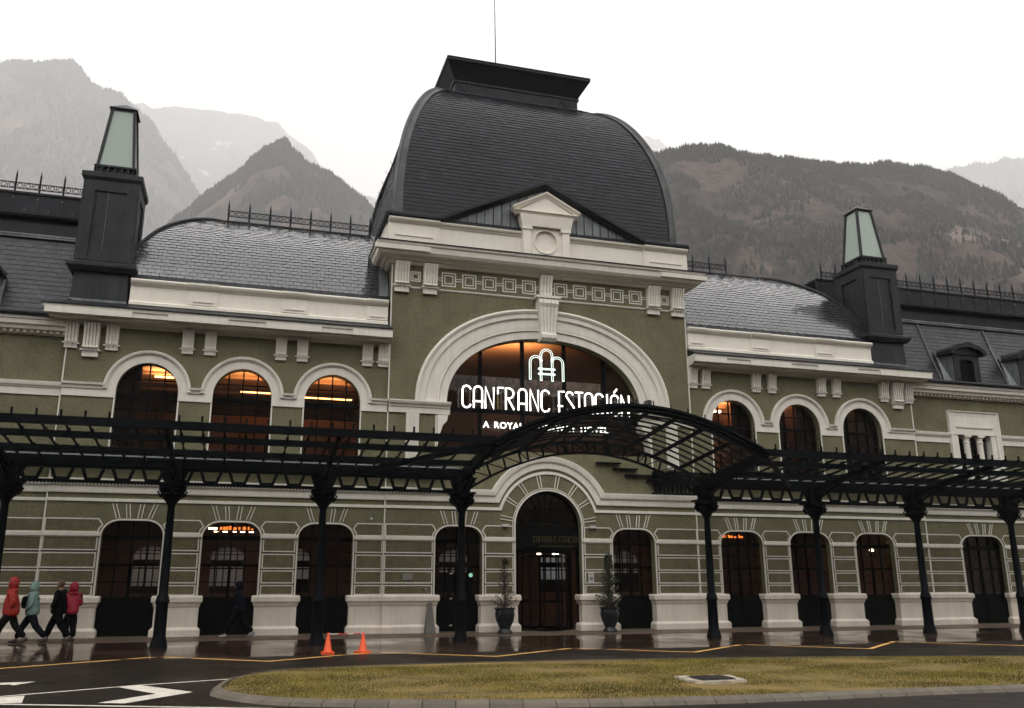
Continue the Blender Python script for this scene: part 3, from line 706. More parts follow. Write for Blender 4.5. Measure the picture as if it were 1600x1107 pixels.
# crown
m = MB(); yc = (2.85 + 5.45) / 2; hy = (5.45 - 2.85) / 2
def ringb(a, z0, z1, e=0.): m.box(-a, a, yc - hy - e, yc + hy + e, z0, z1)
m.frust(0, yc, 3.4, 22.55, 3.3, 22.75, hy + .15, hy + .1); m.frust(0, yc, 3.2, 22.75, 3.1, 22.9, hy - .05, hy - .1)
m.frust(0, yc, 2.95, 22.9, 2.95, 23.5, hy - .35, hy - .35)
m.box(-3.02, 3.02, yc - hy + .3, yc + hy - .3, 23.5, 23.6)
m.frust(0, yc, 2.98, 23.6, 3.4, 24.33, hy - .3, hy + .1); m.frust(0, yc, 3.44, 24.33, 3.44, 24.46, hy + .15, hy + .15); m.frust(0, yc, 3.42, 24.46, .9, 24.62, hy + .2, .3)
for x in (-2.6, 2.3):
    for s_ in (-1, 1): m.bar((x - .22, yc - hy + .34, 23.2 - .2 * s_), (x + .22, yc - hy + .34, 23.2 + .2 * s_), .03)
    for e in (-.24, .24): m.box(x + e - .02, x + e + .02, yc - hy + .31, yc - hy + .36, 22.95, 23.5)
cr = m.build('crown_box', 'zincd', dome)
m = MB()
for i in range(60):
    x = random.uniform(-3.4, 3.2); m.box(x, x + random.uniform(.05, .2), yc - hy - .16, yc - hy - .05, 24.44, 24.465 + random.uniform(.005, .025))
M['moss'] = mat('moss', (.05, .05, .02), .95)
m.box(-3.42, 3.42, yc - hy - .155, yc - hy - .1, 24.455, 24.468); m.build('moss_edge', 'moss', dome)
MB().tube([(-.75, yc, 24.5), (-.85, yc, 32)], [.03, .012], 6).build('lightning_rod', 'iron', st)
# gable over the aedicule
m = MB(); zb, za = 15.16, 17.15
m.plate([(-4.2, zb), (4.2, zb), (0, za - .12)], -.08, 0.05)
m.build('zinc_gable', 'zincl', dome)
m = MB()
for i in range(1, 24):
    x = -4.2 + i * .35; h = (za - .12 - zb) * (1 - abs(x) / 4.2)
    if h > .1: m.box(x - .012, x + .012, -.11, -.08, zb + .02, zb + h - .02)
m.sweep([(-4.2, zb + .06), (4.2, zb + .06)], [(-.06, 0), (-.06, .08), (.06, .08), (.06, 0)], y0=-.08)
m.build('gable_seam', 'zincd', dome)
m = MB(); m.sweep([(-4.32, 15.17), (0, 17.2), (4.32, 15.17)], [(-.12, -.2), (-.12, .12), (-.02, .3), (.1, .3), (.12, .26), (.12, -.2)], y0=-.1)
m.add([(-4.32, -.1, 15.28), (0, -.1, 17.31), (4.32, -.1, 15.28), (0, 1.2, 17.31), (-4.3, .35, 15.28), (4.3, .35, 15.28)], [(0, 1, 3, 4), (1, 2, 5, 3)])
m.build('raking_gutter', 'zincd', dome, smooth=True, angle=30)

# wing roofs
WP = smoothpts([(0, 12.05), (.2, 12.7), (.65, 13.55), (1.3, 14.4), (2.2, 15.15), (3.2, 15.75), (4.1, 16.05)])
wf, WL = curve(WP); WX, WY0 = 15.5, .33
WB2 = WY0 + 2 * WP[-1][0]
for sg in (-1, 1):
    rf = empty('wing_roof', (0, 0, 0), parent=st); m = MB()
    def P(a, s):
        (i, z), (ti, tz) = wf(s); return Vector((sg * a, WY0 + i, z)), Vector((0, -tz, ti))
    slates(m, P, 0, WL, lambda s: A + .06 - min(0, 0), lambda s: WX - wf(s)[0][0] * .78, .165, .28, .017)
    m.build('slate_slope', 'slate_wing', rf, fix=False)
    m = MB()
    def P2(a, s):
        (i, z), (ti, tz) = wf(s); return Vector((sg * (WX - i * .78), a, z)), Vector((sg * tz, 0, ti))
    slates(m, P2, 0, WL, lambda s: WY0 + wf(s)[0][0], lambda s: WB2 - wf(s)[0][0], .19, .3)
    m.build('slate_hip', 'slate_dry', rf, fix=False)
    m = MB(); vs = []
    for i, z in WP:
        e = .012; xo = sg * (WX - i * .78 - e); vs += [(sg * (A - .02), WY0 + i + e, z), (xo, WY0 + i + e, z), (xo, WB2 - i - e, z), (sg * (A - .02), WB2 - i - e, z)]
    k = len(WP); m.add(vs, [(4 * i + j, 4 * i + 1 + j, 4 * i + 5 + j, 4 * i + 4 + j) for i in range(k - 1) for j in range(3)]); m.build('underlay', 'zincd', rf)
    m = MB(); m.tube([(sg * (WX - i * .78 + .01), WY0 + i - .01, z + .02) for i, z in WP], .07, 6); m.tube([(sg * (WX - WP[-1][0] * .78), WY0 + 4.1, 16.09), (sg * A, WY0 + 4.1, 16.09)], .08, 6)
    for i_, z_ in WP[:-3]: pass
    m.build('hip_capping', 'zinc', rf)
    m = MB(); m.add([(sg * (A + .05), WY0 + i - .03, z + .03) for i, z in WP] + [(sg * (A + .4), WY0 + i - .03, z + .03) for i, z in WP], [(i, i + 1, len(WP) + i + 1, len(WP) + i) for i in range(len(WP) - 1)]); m.build('valley_flashing', 'zincl', rf)
    # cresting
    y = WY0 + 4.1; xs = [sg * (12.25 - .84 * i) for i in range(8)] if sg < 0 else [6.5 + .9 * i for i in range(6)]
    def spike(m, x, y, z, h=.95):
        m.tube([(x, y, z), (x, y, z + h * .72)], .036, 6); m.tube([(x, y, z + h * .7), (x, y, z + h)], [.04, .004], 6); m.tube([(x, y, z + .3), (x, y, z + .36)], .045, 6)
    m = MB()
    for x in xs: spike(m, x, y, 16.1)
    a, b = min(xs), max(xs)
    m.box(a, b, y - .015, y + .015, 16.33, 16.36); m.box(a, b, y - .015, y + .015, 16.58, 16.61)
    x = a
    while x < b - .1:
        m.tube([(x + .14 + .09 * math.cos(q * PI / 4), y, 16.47 + .09 * math.sin(q * PI / 4)) for q in range(9)], .014, 4, False); m.box(x + .27, x + .29, y - .01, y + .01, 16.35, 16.59); x += .28
    m.build('ridge_cresting', 'navy', rf)

# outer wings roofs
MP = smoothpts([(0, 10.28), (.25, 10.9), (.75, 12.2), (1.15, 13.5)], 1); mf, ML = curve(MP)
for sg in (-1, 1):
    rf = empty('mansard_roof', (0, 0, 0), parent=st); m = MB()
    def P(a, s):
        (i, z), (ti, tz) = mf(s); return Vector((sg * a, .45 + i, z)), Vector((0, -tz, ti))
    slates(m, P, 0, ML, lambda s: 15.6 if s > .3 else 16.9, lambda s: 30.0, .2, .32)
    e0 = -15.9 if sg < 0 else 15.0
    m.build('slate_slope', 'slate_dry', rf, fix=False)
    m = MB()
    k = len(MP); vs = []
    for i, z in MP: vs += [(sg * 15.6, .47 + i, z), (sg * 30, .47 + i, z)]
    m.add(vs, [(2 * i, 2 * i + 1, 2 * i + 3, 2 * i + 2) for i in range(k - 1)])
    m.build('underlay', 'zincd', rf)
    m = MB(); a, b = sorted((e0, sg * 30)); m.box(a, b, 1.5, 1.75, 13.5, 13.62); m.tube([(a, 1.52, 13.6), (b, 1.52, 13.6)], .05, 6)
    for x in ((19.2, 23.0, 26.8) if sg > 0 else ()): m.tube([(x * sg, .45 + i - .05, z + .02) for i, z in MP], .03, 5)
    m.build('slope_edge', 'zincl', rf)
    m = MB(); m.add([(a, 1.7, 13.58), (b, 1.7, 13.58), (b, 3.6, 14.3), (a, 3.6, 14.3)], [(0, 1, 2, 3)]); m.box(a, b, 3.3, 4.2, 14.2, 14.95); m.build('upper_slope', 'slate', rf)
    m = MB(); m.box(a, b, 2.95, 3.3, 14.95, 15.02); m.box(a, b, 3.0, 3.08, 14.9, 15.75); m.box(a, b, 2.94, 4.5, 15.75, 15.83)
    for i in range(int((b - a - .4) / .82)): x = a + .3 + i * .82; m.box(x, x + .02, 2.985, 3.0, 14.95, 15.75)
    m.build('ridge_fascia', 'zincd', rf)
    m = MB(); bl = MB()
    x = 17.4 if sg < 0 else 15.3
    xs = []
    while x < 29.5: xs.append(sg * x); x += .83
    for x in xs: spike(m, x, 3.0, 15.83, .9); bl.box(x - .02, x + .02, 2.965, 2.985, 15.55, 15.6); bl.box(x + .4, x + .43, 2.965, 2.985, 15.1, 15.14)
    a2, b2 = min(xs), max(xs); m.box(a2, b2, 2.985, 3.015, 15.95, 15.98); m.box(a2, b2, 2.985, 3.015, 16.18, 16.21)
    x = a2
    while x < b2 - .1:
        m.tube([(x + .14 + .09 * math.cos(q * PI / 4), 3.0, 16.08 + .09 * math.sin(q * PI / 4)) for q in range(9)], .014, 4, False); m.box(x + .27, x + .29, 2.99, 3.01, 15.97, 16.19); x += .277
    m.build('ridge_cresting', 'navy', rf); bl.build('fixing_bolt', 'zincl', rf)
    p = [(-30, .2), (-B_ - .05, .2)] if sg < 0 else [(B_ + .05, .2), (30, .2)]
    m = MB().sweep(p, [(-.02, 9.6), (.1, 9.62), (.14, 9.7), (.3, 9.74), (.34, 9.86), (.42, 9.88), (.44, 10.02), (.48, 10.04), (.5, 10.14), (-.02, 10.14)], plan=True)
    for i in range(60):
        x = sg * (17.0 + i * .2); m.box(x, x + .08, -.02, .08, 9.64, 9.72)
    m.build('eave_cornice', 'white', st)
    m = MB(); m.tube([(p[0][0], -.32, 10.22), (p[1][0], -.32, 10.22)], .09, 8); m.box(p[0][0], p[1][0], -.3, .5, 10.144, 10.28); m.build('eave_gutter', 'zincd', st)
# dormers
def dormer(x):
    d = empty('dormer', (x, .2, 10.2), parent=st); m = MB()
    m.plate([(-.72, 0), (.72, 0), (.72, 1.55), (-.72, 1.55)], 0, 1.2, [[(-.4, .12), (.4, .12), (.4, 1.15)] + arc(0, 1.15, .4, 0, 180, 8, .14)[1:]])
    m.box(-.8, .8, -.05, .1, -.02, .1)
    m.build('dormer_face', 'zinc', d)
    m = MB(); out = [(-1.0, 1.5), (-.85, 1.5), (-.6, 1.72), (-.3, 1.78), (0, 1.84), (.3, 1.78), (.6, 1.72), (.85, 1.5), (1.0, 1.5), (.95, 1.7), (.6, 1.92), (.35, 1.96), (0, 2.08), (-.35, 1.96), (-.6, 1.92), (-.95, 1.7)]
    m.plate(out, -.25, 1.5); m.plate([(-.72, 1.5), (.72, 1.5), (.55, 1.8), (0, 1.86), (-.55, 1.8)], -.06, 1.4)
    m.build('dormer_hood', 'zincd', d)
    m = MB()
    for s_ in (-1, 1): m.add([(s_ * .73, .03, 0), (s_ * .73, .03, 1.5), (s_ * 1.0, .75, 1.75), (s_ * 1.0, .25, 0)], [(0, 1, 2, 3)])
    build_split(m, 'dormer_cheek', 'zincl', d)
    m = MB(); m.box(-.38, .38, .14, .16, .15, 1.25); m.build('pane', 'frame', d)
    for q in d.children: q.matrix_parent_inverse = Matrix()
for x in (20.4, 24.1, -20.15): dormer(x)

# chimney lanterns
def chimney(sg):
    cx = sg * 16.07; c = empty('chimney_tower', (cx, .95, 10.85), parent=st); z = -10.85
    m = MB(); m.frust(0, 0, .9, 10.87 + z, .86, 11.95 + z); m.frust(0, 0, 1.0, 11.95 + z, 1.12, 12.1 + z); m.box(-1.12, 1.12, -1.12, 1.12, 12.1 + z, 12.2 + z); m.frust(0, 0, 1.08, 12.2 + z, .9, 12.36 + z)
    m.box(-.86, .86, -.86, .86, 12.36 + z, 15.0 + z)
    for s_ in (-1, 1):
        for ax in (0, 1):
            for e in (-1, 1):
                # raised corner strips on each face leaving a sunk panel
                a0, a1 = (.52, .9) if e > 0 else (-.9, -.52)
                if ax == 0: m.box(a0, a1, s_ * .86 if s_ > 0 else -.93, .93 if s_ > 0 else -.86, 12.36 + z, 14.95 + z); m.box(a0 * 1 + (-.06 if e > 0 else .0), a1 + (.0 if e > 0 else .06), .86 if s_ > 0 else -.91, .91 if s_ > 0 else -.86, 14.2 + z, 14.8 + z)
                else: m.box(.86 if s_ > 0 else -.93, .93 if s_ > 0 else -.86, a0, a1, 12.36 + z, 14.95 + z)
            ar = [(p[0], p[1] + z) for p in arc(0, 12.36, .56, 0, 180, 10, .32)]
            if ax == 0: m.plate(ar, -.925 if s_ < 0 else .86, -.86 if s_ < 0 else .925)
    m.box(-.92, .92, -.92, .92, 14.95 + z, 15.35 + z); m.frust(0, 0, .94, 15.35 + z, .99, 15.45 + z); m.box(-1.0, 1.0, -1.0, 1.0, 15.45 + z, 15.62 + z); m.frust(0, 0, .96, 15.62 + z, .8, 15.72 + z)
    m.build('shaft', 'zinc', c)
    m = MB(); m.box(-.7, .7, -.7, .7, 15.72 + z, 15.78 + z); m.box(-.7, .7, -.7, .7, 15.98 + z, 16.05 + z); m.box(-.6, .6, -.6, .6, 15.78 + z, 15.98 + z)
    for i in range(7):
        for s_ in (-1, 1):
            v = -.66 + i * .22; m.box(v - .03, v + .03, s_ * .69, s_ * .6, 15.78 + z, 15.98 + z) if s_ > 0 else m.box(v - .03, v + .03, -.69, -.6, 15.78 + z, 15.98 + z)
            m.box(s_ * .6, s_ * .69, v - .03, v + .03, 15.78 + z, 15.98 + z)
    m.build('lantern_base', 'zincd', c)
    m = MB(); m.frust(0, 0, .6, 16.06 + z, .37, 18.45 + z); m.build('lantern_glass', 'lantern', c)
    m = MB()
    for a in (-1, 1):
        for b in (-1, 1): m.bar((a * .6, b * .6, 16.05 + z), (a * .375, b * .375, 18.46 + z), .1)
    m.box(-.6, .6, -.6, .6, 16.05 + z, 16.1 + z); m.box(-.43, .43, -.43, .43, 18.42 + z, 18.48 + z); m.frust(0, 0, .49, 18.48 + z, .03, 18.86 + z)
    m.build('lantern_frame', 'zincd', c)
    m = MB(); m.box(-.93, -.8, -1.06, -.93, 10.87 + z, 10.88 + z); m.box(-.9, .9, -.95, -.9, 10.86 + z, 10.95 + z); m.build('base_flashing', 'zincl', c)
    m = MB(); m.tube([(-.08, -.88, 12.7 + z), (-.08, -.88, 14.9 + z)], .012, 4); m.tube([(.58, -.45, 16.1 + z), (.9, -.75, 15.0 + z)], .012, 4) ; m.build('cable', 'zincl', c)
    for q in c.children: q.matrix_parent_inverse = Matrix()
chimney(-1); chimney(1)

# ------------------------------------------------------------------ windows and doors
def winpart(name, cx, y, outline, bars, zoff=0, glass_='glass', fr=.05, panel=None, frm='frame'):
    w_ = MB(); w_.sweep(outline, [(0, -.04), (0, .04), (-fr, .04), (-fr, -.04)][::-1], closed=True, y0=y)
    for x0, x1, z0, z1 in bars: w_.box(x0, x1, y - .03, y + .03, z0, z1)
    f = w_.build(name, frm, st)
    MB().plate(outline, y + .034, y + .042).build('pane', glass_, f)
    if panel:
        q = MB()
        for x0, x1, z0, z1 in panel: q.box(x0, x1, y - .05, y + .02, z0, z1); q.box(x0 + .12, x1 - .12, y - .07, y - .05, z0 + .15, z1 - .12)
        q.build('lower_panel', 'door', f)
    return f
for sg in (-1, 1):
    for x in XW:
        cx = sg * x; b = []
        for o in (-.49, 0, .49):
            zt = WZ + math.sqrt(WR ** 2 - o ** 2); b.append((cx + o - .024, cx + o + .024, WB, zt))
        b += [(cx - .97, cx + .97, 7.72, 7.84), (cx - .86, cx + .86, 8.3, 8.35)] + [(cx - .97, cx + .97, z, z + .045) for z in (7.25, 6.78, 6.3, 5.9)]
        winpart('arched_window', cx, .3, rectarch(cx, WR, WZ, WB), b, fr=.085)
def door(c, h, y, leaf=False, curtain=False):
    z1 = 3.58; b = []
    for o in (-.5, 0, .5): b.append((c + o * h - .026, c + o * h + .026, 1.2, 3.57))
    b += [(c - h, c + h, 3.02, 3.17), (c - h, c + h, 2.66, 2.69), (c - h, c + h, 2.17, 2.25), (c - h, c + h, 1.66, 1.69), (c - .05, c + .05, .03, 2.2), (c - h, c + h, 1.12, 1.2)]
    if leaf: b += [(c - .3, c - .18, .03, 2.2), (c + .42, c + .6, .03, 2.2)]
    return winpart('glazed_door', c, y, flat_arch(c, h, .025), b, panel=[(c - h, c - .03, .03, 1.14), (c + .03, c + h, .03, 1.14)])
for c, h in DOORS: door(c, h, .28)
for c, h in CD:
    f = door(c, h, .28, leaf=c < 0)
    if c < 0:
        m = MB()
        for z in (.2, 1.1, 1.95): m.box(c - .24, c - .14, .2, .24, z, z + .04)
        m.build('hinge', 'sign_w', f)
        m = MB().lathe([(.01, 0), (.075, 0), (.075, .01), (.01, .01)], 0, 0, 14); [m.v.__setitem__(i_, (c + .52 + v_[0], .21 - v_[2], 1.92 + v_[1])) for i_, v_ in enumerate(m.v)]; m.build('round_sticker', 'sticker_glow', f)
for c, h in OD: door(c, h, .42)
# central doorway: fanlight, sign board, revolving door
fan = [(-1.28, 3.72), (1.28, 3.72)] + arc(0, 3.66, 1.28, 3, 177, 24)
m = MB(); m.sweep([(-1.2, .03)] + arc(0, 3.66, 1.2, 180, 0, 26) + [(1.2, .03)], [(0, -.06), (0, .08), (.08, .08), (.08, -.06)], y0=.25)
for i in range(1, 12):
    a = PI * i / 12; m.bar((.32 * math.cos(a), .28, 3.72 + .32 * math.sin(a)), (1.2 * math.cos(a), .28, 3.66 + 1.2 * math.sin(a)), .03, .03)
for r in (.32, .78): m.tube([(p[0], .28, p[1]) for p in arc(0, 3.7, r, 180, 0, 16)], .016, 5)
m.box(-1.2, 1.2, .2, .34, 3.64, 3.74)
ff = m.build('door_fanlight', 'frame', st); MB().plate([(-1.22, 3.7)] + [(1.22, 3.7)] + arc(0, 3.66, 1.22, 3, 177, 24), .31, .318).build('pane', 'glass', ff)
fs = MB().box(-1.2, 1.2, .16, .3, 2.84, 3.64).build('sign_board', 'door', st)
rv = empty('revolving_door', (0, .95, 0), parent=st); m = MB()
m.lathe([(.02, 2.7), (1.17, 2.7), (1.17, 2.9), (.02, 2.9)], 0, 0, 36); m.lathe([(1.1, .0), (1.17, .0), (1.17, .06), (1.1, .06)], 0, 0, 36)
for a in (205, 232, 258, 282, 308, 335, 180, 0): x, y = 1.15 * math.cos(math.radians(a)), 1.15 * math.sin(math.radians(a)); m.box(x - .025, x + .025, y - .025, y + .025, 0, 2.7)
m.lathe([(.02, 0), (.045, 0), (.045, 2.7), (.02, 2.7)], 0, 0, 10)
for a in (20, 110, 200, 290):
    ca, sa = math.cos(math.radians(a)), math.sin(math.radians(a))
    for z in (.06, 1.0, 2.62): m.bar((.04 * ca, .04 * sa, z), (1.08 * ca, 1.08 * sa, z), .04, .08)
    m.bar((1.08 * ca, 1.08 * sa, .05), (1.08 * ca, 1.08 * sa, 2.65), .05, .05)
m.build('door_leaf', 'frame', rv)
m = MB(); n = 10
for a0, a1 in ((180, 245), (295, 360)):
    vs = [(1.14 * math.cos(math.radians(a0 + (a1 - a0) * i / n)), 1.14 * math.sin(math.radians(a0 + (a1 - a0) * i / n)), z) for z in (.06, 2.7) for i in range(n + 1)]
    m.add(vs, [(i, i + 1, n + 2 + i, n + 1 + i) for i in range(n)])
m.build('drum_glass', 'glass', rv)
MB().lathe([(0.01, 2.66), (.07, 2.66), (.07, 2.7), (.01, 2.7)], -.25, -.95 + .3, 12).lathe([(0.01, 2.66), (.07, 2.66), (.07, 2.7), (.01, 2.7)], .35, -.65, 12).lathe([(0.01, 2.66), (.06, 2.66), (.06, 2.7), (.01, 2.7)], .5, -.5, 12).build('downlight', 'warmw', rv)
for q in rv.children: q.matrix_parent_inverse = Matrix()
# great window
bars = [(x - .075, x + .075, 6.36, 8.04 + 2.72 * (1 - (abs(x) / 3.9) ** 2.15) ** (1 / 2.15)) for x in (-2.53, -.84, .88, 2.55)] + [(-4.2, 4.2, 7.82, 7.98)]
winpart('great_arched_window', 0, .3, big, bars, fr=.09)

# ------------------------------------------------------------------ interior
m = MB(); m.box(-16.6, 16.6, 9.2, 9.4, 4.6, 10.6); m.box(-16.6, -16.45, .45, 9.2, 0, 10.2); m.box(16.45, 16.6, .45, 9.2, 0, 10.2)
for x in (-12.65, -9.6, -6.35, 6.35, 9.6, 12.65): m.box(x - .08, x + .08, .45, 9.2, 4.62, 9.6)
build_split(m, 'upper_room_wall', 'inwall', st, 0.02)
m = MB(); m.box(-16.6, -6.3, .46, 9.2, 9.2, 9.5); m.box(6.3, 16.6, .46, 9.2, 9.2, 9.5); m.box(-6.27, 6.27, .43, 9.2, 11.4, 11.5)
for x in (-11.1, -8, 8, 11.1, -14.2, 14.2):
    for i in range(5): m.box(x - 1.4, x + 1.4, 1.2 + i * 1.5, 1.32 + i * 1.5, 9.1, 9.2)
build_split(m, 'upper_room_ceiling', 'inceil', st, 0.02)
m = MB(); m.box(-16.6, 16.6, .43, 9.2, 4.35, 4.6); m.build('hall_ceiling', 'hallwall', st)
m = MB(); m.box(-28, 28, .43, 9.6, -.03, .012); m.build('hall_floor', 'hallfloor', st)
rear = [(x, .95) for x in (-14.4, -11.3, -8.5, -1.3, 3.6, 7.3)]
MB().plate([(-16.6, 0), (16.6, 0), (16.6, 4.35), (-16.6, 4.35)], 9.2, 9.4, [[(c - .68, 1.2), (c + .68, 1.2)] + arc(c, 2.7, .68, 0, 180, 12, .42) for c, h in rear]).build('rear_wall', 'hallwall', st)
for c, h in rear:
    o = [(c - .68, 1.2), (c + .68, 1.2)] + arc(c, 2.7, .68, 0, 180, 12, .42)
    b = [(c + k * .27 - .025, c + k * .27 + .025, 1.2, 2.7 + .42 * (1 - (k * .27 / .68) ** 2) ** .5) for k in (-1.5, -.5, .5, 1.5)] + [(c - .64, c + .64, 2.78, 2.82), (c - .67, c + .67, 2.32, 2.56), (c - .67, c + .67, 2.18, 2.24), (c - .67, c + .67, 1.2, 2.08 - .3 * (int(c * 7) % 3))]
    winpart('rear_window', c, 9.3, o, b, glass_='frost')
m = MB(); m.box(-28, -16.62, 1.9, 2, 0, 9.6); m.box(16.62, 28, 1.9, 2, 0, 9.6); m.box(-28, 28, 9.42, 9.6, 0, 10.5) if False else None
build_split(m, 'outer_room_wall', 'curtain', st, 0.3)
m = MB(); m.box(-27.9, -16.62, .62, 1.9, 9.0, 9.1); m.box(16.62, 27.9, .62, 1.9, 9.0, 9.1); build_split(m, 'outer_room_ceiling', 'inwall', st, 0.3)
# curtains behind the upper windows
m = MB()
for cx, sides in ((-14.2, (-1,)), (-11.12, ()), (-8.03, ()), (8.03, (1,)), (11.12, (-1, 1)), (14.2, (-1, 1))):
    for s_ in sides:
        for i in range(14):
            x = cx + s_ * (1.1 - i * .06); m.box(x - .035, x + .035, .52 + .03 * (i % 2), .56 + .03 * (i % 2), 4.7, 9.4)
build_split(m, 'curtain', 'curtain', st, 0.1)
m = MB()
for cx in (-14.2, -11.12, -8.03, 8.03, 11.12, 14.2): m.box(cx - 1.2, cx + 1.2, 2.6, 2.64, 4.6, 7.7)
m.box(-4.6, 4.6, 2.3, 2.4, 4.7, 8.4)
build_split(m, 'room_partition', 'inwall', st, 0.1)
m = MB(); m.box(-11.2, -9.8, 1.3, 1.36, 8.3, 8.34); m.box(-9.0, -7.2, 1.3, 1.36, 8.22, 8.26); m.box(-14.3, -13.2, 2.8, 2.9, 9.0, 9.05)
build_split(m, 'linear_lamp', 'warm', st, 0.3)
m = MB()
for x, y, z in ((8.15, 1.6, 8.7), (8.45, 1.7, 8.72), (9.2, 1.4, 8.6), (14.75, .9, 2.98)): m.lathe([(.01, -.06), (.07, -.04), (.09, 0), (.07, .04), (.01, .06)], x, y, 10, z)
build_split(m, 'globe_lamp', 'warmw', st, 0.1)
m = MB()
for i in range(5): m.lathe([(.01, 0), (.09, 0), (.09, .03), (.01, .03)], -11.75 + i * .33, 5.5, 10, 3.55)
m.lathe([(.01, 0), (.16, 0), (.16, .05), (.01, .05)], -11.75, 1.0, 12, 3.42); build_split(m, 'hall_downlight', 'warmw', st, 0.05)
m = MB(); rr = random.Random(3)
for x0, x1 in ((-11.55, -10.35), (8.15, 9.0)):
    x = x0
    while x < x1:
        w_ = rr.uniform(.05, .16); h_ = rr.uniform(.05, .13); m.box(x, x + w_, 1.6, 1.65, 3.44, 3.44 + h_); x += w_ + rr.uniform(0, .09)
build_split(m, 'orange_reflection_block', 'orange', st, 0.3)  # glowing blocks stand in for orange reflections in the transoms
def area(n, loc, rot, sx, sy, e, c=(1, .56, .26)):
    l = bpy.data.lights.new(n, 'AREA'); l.shape = 'RECTANGLE'; l.size = sx; l.size_y = sy; l.energy = e; l.color = c
    o = bpy.data.objects.new(n, l); o.location = loc; o.rotation_euler = rot; col.objects.link(o)
area('room_lamp', (-13.7, 2.6, 8.75), (PI, 0, 0), 1.4, .4, 75)
area('room_lamp', (-10.8, 1.7, 8.4), (PI, 0, 0), 1.8, .3, 90)
area('room_lamp', (-8.1, 1.7, 8.4), (PI, 0, 0), 2.0, .3, 90)
area('room_lamp', (8.2, 1.9, 8.5), (PI, 0, 0), 1.4, .4, 130)
area('room_lamp', (11.3, 2.0, 8.4), (PI, 0, 0), 1.0, .3, 22)
area('room_lamp', (14.2, 2.0, 8.4), (PI, 0, 0), 1.0, .3, 9)
area('great_window_lamp', (-.9, 3.0, 10.4), (PI, 0, 0), 3.4, .2, 150)
area('hall_lamp', (-11, 3, 4.2), (0, 0, 0), 6, 3, 90, (1, .5, .3))
area('hall_lamp', (8, 3, 4.2), (0, 0, 0), 7, 3, 110, (1, .5, .3))

# ------------------------------------------------------------------ wall fittings
tag(MB().box(-5.37, -5.03, CY - .06, CY - .037, 1.75, 1.97).build('wall_plaque', 'plaque'), 'small grey rectangular plaque on the left pier of the central bay', 'plaque')
ws = empty('wall_sign', (1.6, CY - .05, 1.85), 'small white notice with black round pictogram right of the main entrance', 'sign')
m = MB().box(-.11, .11, -.012, .0, -.18, .18).build('sign_plate', 'sign_w', ws); m.matrix_parent_inverse = Matrix()
m = MB().tube([(.06 * math.cos(i * PI / 8), -.015, -.04 + .06 * math.sin(i * PI / 8)) for i in range(17)], .009, 4, False).bar((-.04, -.015, -.08), (.04, -.015, 0), .014).bar((.04, -.015, -.08), (-.04, -.015, 0), .014).box(-.06, .06, -.016, -.013, .1, .12).build('pictogram', 'black', ws); m.matrix_parent_inverse = Matrix()
for x, nm in ((-1.68, 'left'), (1.69, 'right')):
    o = MB().box(x - .12, x + .12, CY - .16, CY - .045, 3.62, 3.7).box(x - .1, x + .1, CY - .14, CY - .06, 3.6, 3.62).build('wall_lamp', 'sign_w')
    tag(o, 'flat white wall lamp box on the %s side of the main entrance arch' % nm, 'wall lamp', 'lamps beside the entrance')
o = MB().add([(-4.62, -.55, 0), (-4.27, -.55, 0), (-4.35, -.24, 1.0), (-4.5, -.24, 1.0), (-4.62, -.26, 0), (-4.27, -.26, 0), (-4.35, -.22, 1.0), (-4.5, -.22, 1.0)], [(0, 1, 2, 3), (4, 7, 6, 5), (0, 3, 7, 4), (1, 5, 6, 2), (0, 4, 5, 1), (3, 2, 6, 7)]).build('leaning_board', 'wedge')
tag(o, 'narrow grey tapering board leaning on the plinth left of the glazed door', 'board')
o = MB().box(3.95, 4.12, CY - .55, CY - .2, 8.3, 8.5).box(3.98, 4.08, CY - .2, CY, 8.35, 8.42).build('floodlight', 'black'); tag(o, 'small black floodlight fixed at the right foot of the great arch', 'lamp')
o = MB().box(-6.55, -6.47, -.12, -.0, 3.78, 3.83).box(-6.52, -6.5, -.08, 0, 3.83, 3.86).build('junction_box', 'sign_w'); tag(o, 'tiny white fitting on the wall left of the central bay under the canopy', 'fitting')
o = MB().box(-4.6, -4.5, CY - .09, CY - .03, 1.42, 1.5).lathe([(.01, 0), (.03, 0), (.03, .05), (.01, .05)], -4.55, CY - .08, 8, 1.37).build('door_bell', 'plaque'); tag(o, 'small metal bell box on the grooved wall beside the left entrance door', 'fitting')

